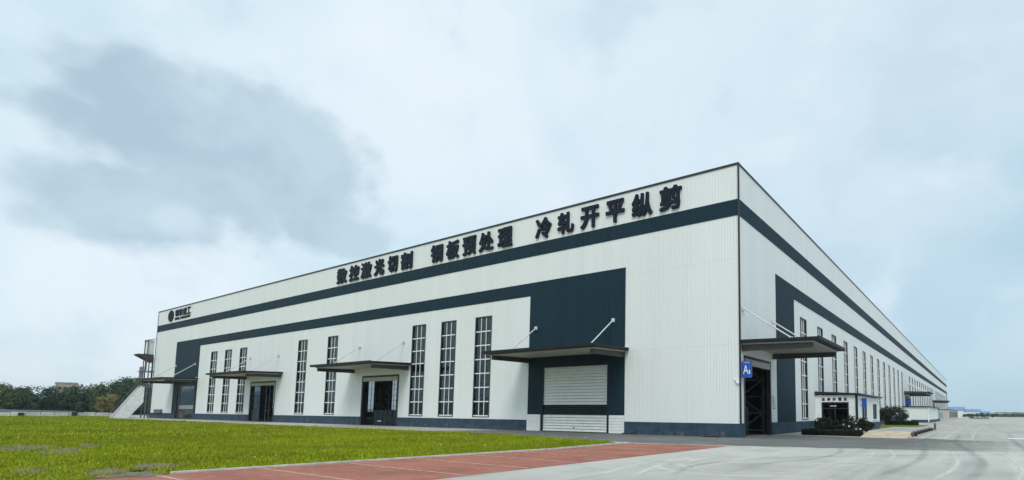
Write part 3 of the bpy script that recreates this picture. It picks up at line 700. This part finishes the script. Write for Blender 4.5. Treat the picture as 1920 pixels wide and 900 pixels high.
for x, y, lab in ((-8.6, -.45, 'short black hose lying by the plinth right of the roller door'), (-1.9, -.75, 'short black hose lying by the plinth near the building corner')):
    m = MB(); pts = [Vector((x + .9 * math.sin(i * .55) * (1 - i * .05), y + .16 * math.cos(i * .9), .03 + .012 * (i % 3))) for i in range(12)]
    for p, q in zip(pts[:-1], pts[1:]): m.tube(p, q, .035, seg=7)
    tag(m.build('rubber_hose', 'black_trim'), lab, 'hose')
fl = []
for i in range(70):
    x = random.uniform(-45, -4); y = random.uniform(-26, -7.5); h = random.uniform(.1, .26)
    for k in range(5):
        a = Vector((random.uniform(-1, 1), random.uniform(-1, 1), random.uniform(-.3, 1))).normalized() * .028; p = Vector((x, y, h)); fl.append([p, p + a, p + a + Vector((0, .012, .02)), p + Vector((.012, 0, .02))])
me = bpy.data.meshes.new('wildflowers'); quads(me, np.array([[list(p) for p in q] for q in fl])); me.materials.append(MATS['flower_white']); struct(link('wildflowers', me), 'stuff')

# ------------------------------------------------------------------ exterior stair at the far end
t = thing('exterior_stair', 'white exterior stair tower with solid sided flight, landing and canopy at far gable end', 'stair', (-110.4, -1.2, 0))
m = MB()
for x in (-.85, .85):
    p = [(-3.4, 0), (-1.45, 0), (.3, 2.7), (.3, 5.6), (-.1, 5.6)]
    n = len(p); bb = len(m.v); m.v += [(x - .05, y, z) for y, z in p] + [(x + .05, y, z) for y, z in p]
    m.f += [tuple(bb + i for i in reversed(range(n))), tuple(bb + n + i for i in range(n))] + [(bb + i, bb + (i + 1) % n, bb + n + (i + 1) % n, bb + n + i) for i in range(n)]; m.m += [0] * (n + 2)
m.build('stair_side', 'white_metal', t)
m = MB()
for i in range(22): m.box(-.79, .79, -3.2 + i * .15, -3.0 + i * .15, i * .235, i * .235 + .06)
m.build('tread', 'steel_grey', t)
m = MB()
for x in (-.85, .85): m.tube((x, -3.5, .75), (x, -.1, 6.3), .04); m.tube((x, -.1, 5.6), (x, -.1, 6.6), .04)
m.build('handrail', 'steel_grey', t)
m = MB(); m.box(-1, 1, -.1, 1.7, 5.45, 5.65); m.box(-1, 1, -.35, 1.7, 8.0, 8.15); m.build('landing', 'steel_grey', t)
m = MB()
for x, y in ((-.9, .6), (.9, .6), (.9, 1.6), (-.9, 1.6), (.3, 1.2)): m.tube((x, y, 0), (x, y, 10.8), .09)
for i in range(16): m.tube((.9, .6, .4 + i * .65), (.9, 1.6, .4 + i * .65), .03)
m.build('post', 'steel_grey', t)
m = MB(); m.box(-.9, .9, -.15, .0, 6.65, 8.9); m.box(-.6, -.2, -.16, -.155, 7, 8); m.build('guard_panel', 'steel_grey', t)
m = MB(); m.hexa([(-1.1, -1.0, 10.9), (1.1, -1.0, 10.9), (1.1, 1.1, 9.7), (-1.1, 1.1, 9.7), (-1.1, -1.0, 11.1), (1.1, -1.0, 11.1), (1.1, 1.1, 11.1), (-1.1, 1.1, 11.1)]); m.build('canopy', 'brown_trim', t)
m = MB(); m.box(-.5, .9, .3, 1.12, 11.1, 13.6); m.build('cabin', 'stucco_white', t)
m = MB()
for x in (-.62, .9): m.box(x, x + .12, .18, .3, 8.2, 13.7)
m.box(-.5, .9, .2, .29, 11.1, 11.25); m.build('cabin_frame', 'steel_grey', t)
m = MB(); m.hexa([(-.7, .1, 13.5), (1.1, .1, 13.5), (1.1, 1.2, 13.85), (-.7, 1.2, 13.85), (-.7, .1, 13.6), (1.1, .1, 13.6), (1.1, 1.2, 13.97), (-.7, 1.2, 13.97)]); m.build('cabin_roof', 'steel_grey', t)

# ------------------------------------------------------------------ entrance annex on the right side
an = thing('entrance_annex', 'small white flat roofed office annex with dark entrance and five characters over it', 'building', (0, 19.1, 0))
X1, Y1 = 3.82, 12.6
m = wall(.003, X1, [(.57, 3.05, 0, 2.7)], 0, .2, 0, 3.35); m.build('wall', 'stucco_white', an)
sw = [(2.15, 4.95), (8.4, 11.0)]
m = rot90(wall(.201, Y1, [(a, c, 1.06, 2.68) for a, c in sw], 0, .2, 0, 3.3), 1); m.v = [(x + X1, y, z) for x, y, z in m.v]; m.build('wall', 'stucco_white', an)
m = MB(); m.box(.003, X1 - .2, Y1 - .2, Y1 - .001, 0, 3.3); m.build('wall', 'stucco_white', an)
m = MB(); m.hexa([(.05, -.28, 3.5), (X1 + .35, -.28, 3.36), (X1 + .35, Y1 + .3, 3.36), (.05, Y1 + .3, 3.5), (.05, -.28, 3.72), (X1 + .35, -.28, 3.50), (X1 + .35, Y1 + .3, 3.50), (.05, Y1 + .3, 3.72)]); m.build('roof', 'black_trim', an)
m = MB(); m.box(.01, .55, -.05, -.001, 0, .85); m.build('plinth', 'plinth_paint', an)
m = MB(); m.box(X1 + .001, X1 + .06, -.06, Y1 + .05, 0, .76); m.box(3.07, X1, -.06, -.001, 0, .76); m.build('plinth', 'plinth_paint', an)
m = MB(); m.box(X1 - .16, X1 + .04, -.1, -.002, .762, 3.35); m.build('downpipe', 'navy_trim', an)
m = MB(); m.box(.57, .7, .05, .3, 0, 2.7); m.box(2.92, 3.05, .05, .3, 0, 2.7); m.box(.7, 2.92, .05, .3, 2.58, 2.7); m.box(1.74, 1.86, .1, .2, 0, 2.58); m.box(.7, 1.74, .1, .2, 2.05, 2.15); m.box(1.86, 2.92, .1, .2, 2.05, 2.15); e = m.build('door', 'black_trim', an)
m = MB(); m.box(.7, 2.92, .13, .14, 0, 2.58); m.build('pane', 'glass_dim', e)
m = MB(); m.box(1.35, 1.95, .03, .048, 2.3, 2.36); m.build('door_sign', 'white_metal', e)
m = MB(); m.box(.1, X1 - .25, .6, .7, 0, 3.3); m.build('inner_wall', 'inner_wall', an)
for a, c in sw:
    m = MB(); x0, x1 = X1 - .15, X1 - .05; m.box(x0, x1, a, a + .09, 1.06, 2.68); m.box(x0, x1, c - .09, c, 1.06, 2.68); m.box(x0, x1, a + .09, c - .09, 2.6, 2.68); m.box(x0, x1, a + .09, c - .09, 1.06, 1.12); m.box(x0, x1, (a + c) / 2 - .03, (a + c) / 2 + .03, 1.12, 2.6)
    wn = m.build('window', 'frame_dark', an)
    m = MB(); m.box(X1 - .11, X1 - .1, a + .09, c - .09, 1.12, 2.6); m.build('pane', 'glass', wn)
    m = MB(); m.box(X1 + .001, X1 + .14, a - .15, c + .15, .98, 1.055); m.build('sill', 'white_metal', wn)
for i, chh in enumerate('业务办理处'): link('character', glyph_mesh(chh, .62 + i * .5, .62 + i * .5 + .30, 2.82, 3.12, .05, .03, 'letter_navy', 48), an)
blade_sign('blade_sign', 'blue blade sign on the side wall of the small office annex', (X1 + .12, 20.6, 2.2), .42, .9, [], None)

# second annex, farther along, and two beyond it
a2 = thing('low_annex', 'blank white low annex with dark roof edge behind the bushes', 'building', (0, 87, 0))
m = MB(); m.box(.04, 4.8, 0, 28, .0, 3.05); m.build('wall', 'stucco_white', a2)
m = MB(); m.box(.03, 5.1, -.3, 28.2, 3.06, 3.25); m.build('roof', 'black_trim', a2)
m = MB(); m.box(1.6, 4.84, -.06, -.002, 0, .55); m.box(4.802, 4.86, -.06, 28, 0, .55); m.build('plinth', 'plinth_paint', a2)
m = MB(); m.box(4.62, 4.84, -.12, -.062, .1, 3.0); m.build('downpipe', 'white_metal', a2)
a3 = thing('glazed_annex', 'narrow pale green annex beyond the blank white one', 'building', (0, 124, 0))
m = MB(); m.box(.04, 4.6, 0, 16, 0, 2.9); m.build('wall', 'green_glass', a3)
m = MB(); m.box(.03, 4.8, -.2, 16.1, 2.9, 3.1); m.build('roof', 'black_trim', a3)
m = MB(); m.box(1.5, 4.62, -.05, -.002, 0, .7); m.build('plinth', 'plinth_paint', a3)
a4 = thing('beige_annex', 'long low beige annex with a row of narrow openings at the far end', 'building', (0, 150, 0))
m = MB(); m.box(.04, 5.6, 0, 75, 0, 3.1); m.build('wall', 'stucco_beige', a4)
m = MB(); m.box(.03, 5.8, -.2, 75.2, 3.1, 3.3); m.build('roof', 'steel_grey', a4)
m = MB(); m.box(5.55, 5.63, 0, .1, 0, .1)
wm = MB(); wm.box(5.602, 5.66, 0, 1.3, .7, 2.6); wmm = wm.mesh('window', 'frame_dark')
for i in range(17): link('window', wmm, a4, (0, 2 + i * 4.3, 0))

# ------------------------------------------------------------------ weighbridge
wb = thing('weighbridge', 'truck weighbridge with beige concrete ramp and rusty steel side beam beside the annex', 'weighbridge', (6.2, 6.2, 0))
m = MB(); m.hexa([(.05, -.1, -.01), (2.95, .25, -.01), (2.95, 3.9, -.01), (.05, 3.6, -.01), (.05, -.1, .0), (2.95, .25, .0), (2.85, 4.3, .37), (.05, 3.6, .37)]); m.build('ramp', 'concrete_ramp', wb)
m = MB(); m.hexa([(.05, 3.62, .16), (2.86, 4.32, .16), (3.0, 19.6, .16), (-.1, 17.6, .16), (.05, 3.62, .375), (2.86, 4.32, .375), (3.0, 19.6, .375), (-.1, 17.6, .375)]); m.build('deck', 'deck_grey', wb)
m = MB(); m.hexa([(2.88, 3.2, .0), (2.98, 3.2, .0), (3.1, 19.6, .0), (3.02, 19.6, .0), (2.88, 3.2, .28), (2.98, 3.2, .28), (3.1, 19.6, .34), (3.02, 19.6, .34)]); m.build('side_beam', 'rust', wb)
pm = MB(); pm.box(0, .16, 0, .22, 0, .3); pmm = pm.mesh('support', 'black_trim')
pm = MB(); pm.box(0, .14, 0, .3, 0, .12); shm = pm.mesh('concrete_foot', 'kerb')
for i in range(8): s_ = link('support', pmm, wb, (3.0 + i * .02, 4.6 + i * 2.05, 0)); link('concrete_foot', shm, s_, (.17, .3, 0))
m = MB(); m.tube((3.35, 20.4, 0), (3.35, 20.4, .75), .09); m.build('bollard', 'rust', wb)

# ------------------------------------------------------------------ vegetation
def leaf_mesh(name, centers, radii, n_each, size, mat, seed, flat=1.0):
    g = np.random.default_rng(seed); vs = []
    for c, r in zip(centers, radii):
        n = n_each if isinstance(n_each, int) else int(n_each(r))
        dirs = g.normal(size=(n, 3)); dirs /= np.linalg.norm(dirs, axis=1)[:, None]
        rad = r * g.uniform(.25, 1, n) ** .5 * (1 + .2 * g.normal(size=n)); p = np.array(c) + dirs * rad[:, None] * np.array([1, 1, flat])
        a = g.normal(size=(n, 3)); a /= np.linalg.norm(a, axis=1)[:, None]; t = np.cross(a, g.normal(size=(n, 3))); t /= np.linalg.norm(t, axis=1)[:, None]
        s = size * g.uniform(.6, 1.3, n)[:, None]
        vs.append(np.stack([p - a * s, p + t * s * .5, p + a * s, p - t * s * .5], 1))
    v = np.concatenate(vs); v[:, :, 2] = np.maximum(v[:, :, 2], .03)
    me = bpy.data.meshes.new(name); quads(me, v); me.materials.append(MATS[mat]); return me
def tree_parts(h, cr, seed, mat, leaves=70, size=.3, tall=1.0):
    g = random.Random(seed); m = MB(); th = h * .3
    m.tube((0, 0, -.05), (0, 0, th), .035 * h ** .9, .025 * h ** .9, 8)
    cs, rs = [], []
    for i in range(16):
        a = g.uniform(0, 6.28); rr = cr * g.uniform(.1, .8); z = h * g.uniform(.26, .9)
        k = math.sqrt(max(.1, 1 - ((z / h - .55) / .52) ** 2)); p = (rr * k * math.cos(a), rr * k * math.sin(a), z)
        cs.append(p); rs.append(cr * g.uniform(.26, .46))
        if i < 9: m.tube((0, 0, th * g.uniform(.6, 1)), p, .014 * h ** .9, .005 * h ** .9, 5)
    cs.append((0, 0, h * .93)); rs.append(cr * .28)
    return m.mesh('trunk', 'bark'), leaf_mesh('crown', cs, rs, leaves, size, mat, seed)
KIND = {}
for i, (mat, h, cr) in enumerate([('leaf_dark', 9, 4.2), ('leaf_dark', 8, 4.6), ('leaf_mid', 8.5, 4.0), ('leaf_olive', 8, 4.0), ('leaf_gold', 7, 3.0)]):
    KIND[i] = (*tree_parts(h, cr, 30 + i, mat, 190, .27), h)
def place_tree(kind, x, y, h, label, group, name='broadleaf_tree', wide=1.0):
    tm, cm, h0 = KIND[kind]; s = h / h0
    t = thing(name, label, 'tree', (x, y, 0), random.uniform(0, 6), group); t.scale = (s * wide, s * wide, s)
    link('trunk', tm, t); link('crown', cm, t)
# the row behind the lawn, at the far left
LT = [(-2, 714, 3, 'olive rounded tree at the left edge of the picture'), (14, 718, 3, 'olive tall tree second from left edge of the picture'), (36, 724, 0, 'dark flat topped tree, third from the left edge'), (52, 723, 1, 'dark wide tree just left of the gap with the hill'),
      (66, 744, 0, 'low dark tree standing in the gap of the tree line'), (82, 748, 1, 'lowest dark tree beside the gap in the tree line'), (99, 722, 0, 'dark round tree in front of left end of the pinkish building'), (118, 732, 1, 'low dark tree in front of the middle of the pinkish building'), (137, 732, 2, 'mid green tree in front of the right end of the pinkish building'), (150, 719, 1, 'dark tree just right of the pinkish building'),
      (170, 722, 2, 'mid green tree midway between pinkish building and stair'), (190, 716, 2, 'green domed tree right of the midway tree'), (206, 736, 4, 'yellowish tree glowing among the dark ones'), (218, 713, 0, 'tall dark tree behind the yellowish one'), (232, 716, 1, 'wide dark tree left of the tall pair near the stair'), (243, 705, 0, 'tallest dark tree, left one of the pair near the stair'), (256, 706, 0, 'tall dark tree, right one of the pair near the stair'), (268, 712, 1, 'dark tree directly behind the stair tower')]
def px_ray(u, v):
    return f_ + r_ * ((u - 1199.747) / 1001.588) - u_ * ((v - 682.215) / 1001.588)
for i, (u, v, k, lab) in enumerate(LT):
    dist = 190 + (i * 37) % 11 - (14 if k == 4 else 0); dr = px_ray(u, v); tt = dist / math.hypot(dr.x, dr.y); p = CAM + dr * tt
    place_tree(k, p.x, p.y, max(2.6, p.z * .9), lab, 'trees behind the lawn', wide=1.05)
# undergrowth below them, a mass nobody could count
cs, rs = [], []
for i in range(110):
    u = -30 + i * 2.9; dr = px_ray(u, 760); tt = (196 + random.uniform(-3, 3)) / math.hypot(dr.x, dr.y); p = CAM + dr * tt; cs.append((p.x, p.y, random.uniform(.8, 2.0))); rs.append(random.uniform(1.3, 2.1))
struct(link('undergrowth', leaf_mesh('undergrowth', cs, rs, 110, .45, 'leaf_dark', 91)), 'stuff')
# pinkish building and hills beyond
def far_point(u, v, dist):
    dr = px_ray(u, v); tt = dist / math.hypot(dr.x, dr.y); return CAM + dr * tt
p0, p1 = far_point(104, 717, 300), far_point(147, 717, 300)
t = thing('brick_building', 'pinkish brick building rising above the far trees', 'building', (p0.x, p0.y, 0), math.atan2(p1.y - p0.y, p1.x - p0.x))
L_ = (p1 - p0).length
m = MB(); m.box(0, L_ * .98, 0, 9, 0, 11.0); m.build('wall', 'pink_wall', t)
m = MB(); m.box(-.15, L_, -.2, 9.2, 11.0, 11.4); m.build('roof', 'roof_grey', t)
wm = MB(); wm.box(0, .9, -.04, -.002, 0, 1.1); wmm = wm.mesh('window', 'frame_dark')
for i in range(4): link('window', wmm, t, (.8 + i * L_ / 4.2, 0, 8.6))
hx = []
m = MB()
n = 60
prof = [(1.0 * 30 + 8 * math.sin(i * .31) + 5 * math.sin(i * .83 + 1) + 3 * math.sin(i * 1.9)) * max(.15, min(1, (40 - i) / 14)) for i in range(n)]
ring = []
for i in range(n):
    a = R(50 + i * 1.6); ring.append((Vector((CAM.x - 1050 * math.sin(a), CAM.y + 1050 * math.cos(a), 0)), Vector((CAM.x - 1500 * math.sin(a), CAM.y + 1500 * math.cos(a), 0)), prof[n - 1 - i]))
for (a0, b0_, h0), (a1, b1_, h1) in zip(ring[:-1], ring[1:]):
    m.poly([(a0.x, a0.y, -1), (a1.x, a1.y, -1), ((a1.x + b1_.x) / 2, (a1.y + b1_.y) / 2, h1), ((a0.x + b0_.x) / 2, (a0.y + b0_.y) / 2, h0)])
    m.poly([((a0.x + b0_.x) / 2, (a0.y + b0_.y) / 2, h0), ((a1.x + b1_.x) / 2, (a1.y + b1_.y) / 2, h1), (b1_.x, b1_.y, -1), (b0_.x, b0_.y, -1)])
struct(m.build('hills', 'hills'))
# low wall and fence along the far edge of the lawn
t = thing('low_wall', 'low pale stone wall along the far edge of the lawn', 'wall', (-142, -14, 0))
q0, q1 = far_point(-40, 775, 152), far_point(228, 775, 152); t.location = (q0.x, q0.y, 0); t.rotation_euler = (0, 0, math.atan2(q1.y - q0.y, q1.x - q0.x)); L_ = (Vector((q1.x, q1.y)) - Vector((q0.x, q0.y))).length
m = MB()
for i in range(10): m.box(L_ * i / 10 + .05, L_ * (i + 1) / 10 - .05, 0, .4, -.02, .72 + .14 * random.random())
m.build('wall', 'stone_pale', t); m = MB(); m.box(L_ * .62, L_ * .66, -.3, -.02, 0, .9); m.box(L_ * .25, L_ * .29, -.3, -.02, 0, .7); m.build('block', 'black_trim', t)
t = thing('metal_fence', 'blue grey sheet fence behind the low stone wall', 'fence', (q0.x - 6, q0.y + .5, 0), math.atan2(q1.y - q0.y, q1.x - q0.x))
m = MB(); 
for i in range(8): m.box(i * 1.6 + .02, i * 1.6 + 1.57, 4, 4.06, .3, 1.35 - .05 * i)
m.build('panel', 'fence_blue', t); m = MB()
for i in range(9): m.box(i * 1.6 - .03, i * 1.6 + .03, 4.062, 4.14, 0, 1.4 - .05 * i)
m.build('post', 'steel_grey', t)

# planting beside the annex
def hedge(name, label, loc, sx, sy, h, seed, mat='leaf_hedge', size=.06, dens=900, rz=0):
    g = np.random.default_rng(seed); n = int(dens * (sx * sy + h * (sx + sy) * 2)); p = g.uniform([0, 0, 0], [sx, sy, h], (n, 3))
    f = g.integers(0, 5, n); jit = g.normal(0, .03, n)
    p[f == 0, 0] = jit[f == 0]; p[f == 1, 0] = sx + jit[f == 1]; p[f == 2, 1] = jit[f == 2]; p[f == 3, 1] = sy + jit[f == 3]; p[f == 4, 2] = h + jit[f == 4] + .04 * np.sin(p[f == 4, 0] * 3) * np.sin(p[f == 4, 1] * 2)
    a = g.normal(size=(n, 3)); a /= np.linalg.norm(a, axis=1)[:, None]; t_ = np.cross(a, g.normal(size=(n, 3))); t_ /= np.linalg.norm(t_, axis=1)[:, None]; s = size * g.uniform(.6, 1.3, n)[:, None]
    v = np.stack([p - a * s, p + t_ * s * .55, p + a * s, p - t_ * s * .55], 1); v[:, :, 2] = np.maximum(v[:, :, 2], .01)
    t = thing(name, label, 'hedge', loc, rz); me = bpy.data.meshes.new('foliage'); quads(me, v); me.materials.append(MATS[mat]); link('foliage', me, t)
    m = MB(); m.box(.08, sx - .08, .08, sy - .08, 0, h - .08); m.build('twigs', 'bark', t); return t
hedge('clipped_hedge', 'low clipped dark hedge around the shrubs in front of the small office annex', (1.9, 7.6, 0), 4.0, 1.5, .38, 5)
def shrub(name, label, x, y, h, r, seed, mat='leaf_shrub', flowers=0, group=None, n=230, size=.075, cat='shrub'):
    g = random.Random(seed); m = MB(); cs, rs = [], []
    for i in range(11):
        a = g.uniform(0, 6.28); rr = r * g.uniform(.1, .75); z = h * g.uniform(.3, .88); p = (rr * math.cos(a), rr * math.sin(a), z); cs.append(p); rs.append(min(r, h) * g.uniform(.24, .42)); m.tube((g.uniform(-.08, .08), g.uniform(-.08, .08), 0), p, .022, .008, 5)
    t = thing(name, label, cat, (x, y, 0), 0, group); m.build('stem', 'bark', t); link('crown', leaf_mesh('crown', cs, rs, n, size, mat, seed), t)
    for i in range(flowers):
        f = MB(); a = g.uniform(3.4, 6.2); p = Vector((r * .8 * math.cos(a), r * .8 * math.sin(a), h * g.uniform(.25, .85)))
        for k in range(7): q = Vector((g.uniform(-1, 1), g.uniform(-1, 1), g.uniform(-1, 1))).normalized() * .05; f.tube(p + q * .2, p + q * 1.3, .045, .02, 6)
        f.build('flower', 'flower_white', t)
    return t
shrub('round_shrub', 'large dark rounded shrub in front of the annex entrance', 2.9, 10.6, 1.35, 1.15, 12)
shrub('round_shrub', 'smaller dark shrub between the annex wall and the large one', 2.0, 13.2, 1.2, .9, 13)
shrub('rose_bush', 'loose rose bush with pale flowers by the annex corner', 4.6, 10.6, 1.55, .8, 14, flowers=5, n=110)
shrub('rose_bush', 'straggly flowering bush nearest the weighbridge ramp', 5.35, 12.0, 1.3, .7, 15, flowers=3, n=90)
shrub('round_shrub', 'low dark shrub under the annex side window', 5.0, 16.5, .9, .8, 16)
hedge('clipped_hedge', 'long dark clipped hedge behind the strip of lawn by the blank annex', (1.2, 55, 0), 4.2, 2.2, .6, 6, size=.09, dens=260)
b = MB(); b.poly([(3.85, 33.2, 0), (5.2, 33.2, 0), (6.9, 47, 0), (6.9, 58, 0), (.2, 58, 0), (.2, 33.2, 0)]); struct(b.build('lawn_strip', 'lawn_soil'))
for i, (x, y, h, r, lab) in enumerate([(.9, 40, 2.4, 1.15, 'bushy small tree right beside the small annex, first of the row'), (1.2, 47, 2.5, 1.3, 'bushy small tree second in the row along the side wall'), (1.5, 54, 2.9, 1.5, 'tallest bushy small tree in middle of the row'), (1.6, 61, 2.9, 1.6, 'bushy small tree fourth in the row by the side wall'), (2.0, 69, 3.1, 1.7, 'spreading small tree against the blank white annex')]):
    shrub('small_tree', lab, x, y, h, r, 40 + i, mat='leaf_shrub', group='small trees along the side wall', n=120, size=.13, cat='tree')

# ------------------------------------------------------------------ far right: sheds, tree line, kerb island
def shed(name, label, x, y, wx, dy, h, rh):
    t = thing(name, label, 'building', (x, y, 0))
    m = MB(); m.box(0, wx, 0, dy, 0, h); m.build('wall', 'stucco_white', t)
    m = MB(); m.hexa([(-.4, -.5, h - .05), (wx + .4, -.5, h - .05), (wx + .4, dy + .5, h - .05), (-.4, dy + .5, h - .05), (-.3, dy * .48, h + rh), (wx + .3, dy * .48, h + rh), (wx + .3, dy * .52, h + rh), (-.3, dy * .52, h + rh)]); m.build('roof', 'roof_blue', t)
    m = MB(); m.box(wx * .35, wx * .6, -.04, -.002, 0, h * .6); m.build('door', 'fence_blue', t)
shed('blue_roof_shed', 'blue roofed white shed right behind the far end of the hall', -8, 346, 13, 30, 4.6, 2.0)
shed('blue_roof_shed', 'second blue roofed white shed, lower and to the right', 4.5, 352, 9, 40, 3.9, 1.4)
shed('blue_roof_shed', 'small blue roofed shed at the right end of the sheds', 13.4, 368, 5.4, 30, 2.8, 1.2)
for i, (x, y, h, k, lab) in enumerate([(5.5, 336, 1.9, 0, 'low dark tree at the left before the blue roofed sheds'), (7.6, 337, 2.2, 1, 'low bushy tree second from left before the sheds'), (9.8, 338, 2.0, 0, 'low dark tree in the middle before the sheds'), (12, 339, 2.5, 1, 'wider dark tree before the lower blue roof'), (14.6, 341, 2.7, 0, 'dark tree at the right end of the sheds'), (17.2, 345, 2.6, 1, 'dark wide tree just right of the sheds'), (20, 352, 2.2, 0, 'last low dark tree right of the sheds')]):
    place_tree(k, x, y, h, lab, 'trees before the far sheds', wide=1.7)
cs, rs = [], []
for i in range(90): cs.append((16 + i * .7 + random.uniform(-.4, .4), 520 + random.uniform(-6, 6), random.uniform(.7, 2.0))); rs.append(random.uniform(1.2, 2.0))
struct(link('far_tree_line', leaf_mesh('far_tree_line', cs, rs, 70, .5, 'leaf_dark', 77)), 'stuff')
shed('red_shed', 'tiny reddish shed at the right edge of the yard', 48, 560, 10, 14, 3.2, 1.0)
for o in bpy.data.objects:
    if o.name.startswith('red_shed'):
        for c in o.children:
            if c.name.startswith('wall'): c.data.materials[0] = MATS['brick_red']
t = thing('pale_warehouse', 'long low pale warehouse on the horizon at the right', 'building', (27, 600, 0))
m = MB(); m.box(0, 30, 0, 30, 0, 4.2); m.build('wall', 'stone_pale', t); m = MB(); m.box(-.3, 30.3, -.3, 30.3, 4.2, 4.6); m.build('roof', 'roof_grey', t)
b = MB(); b.prism([(9.5, 226), (16.5, 226), (16.5, 240), (9.5, 240)], -.02, .14); struct(b.build('kerb_island', 'deck_grey'))
cs = [(10 + i * .6, 233, .15) for i in range(11)]
struct(link('island_plants', leaf_mesh('island_plants', cs, [.55] * 11, 60, .2, 'leaf_shrub', 55, .6)), 'stuff')

# ------------------------------------------------------------------ haze: even thin air over the whole place
m = bpy.data.materials.new('haze'); m.use_nodes = True; t = m.node_tree; t.nodes.remove(t.nodes['Principled BSDF'])
v = t.nodes.new('ShaderNodeVolumePrincipled'); v.inputs['Color'].default_value = (.86, .93, 1, 1); v.inputs['Density'].default_value = HAZE; v.inputs['Anisotropy'].default_value = .2
t.links.new(v.outputs[0], t.nodes['Material Output'].inputs['Volume']); MATS['haze'] = m
b = MB(); b.box(-1700, 1700, -1700, 1700, -1.1, 62); struct(b.build('haze', 'haze'), 'stuff')
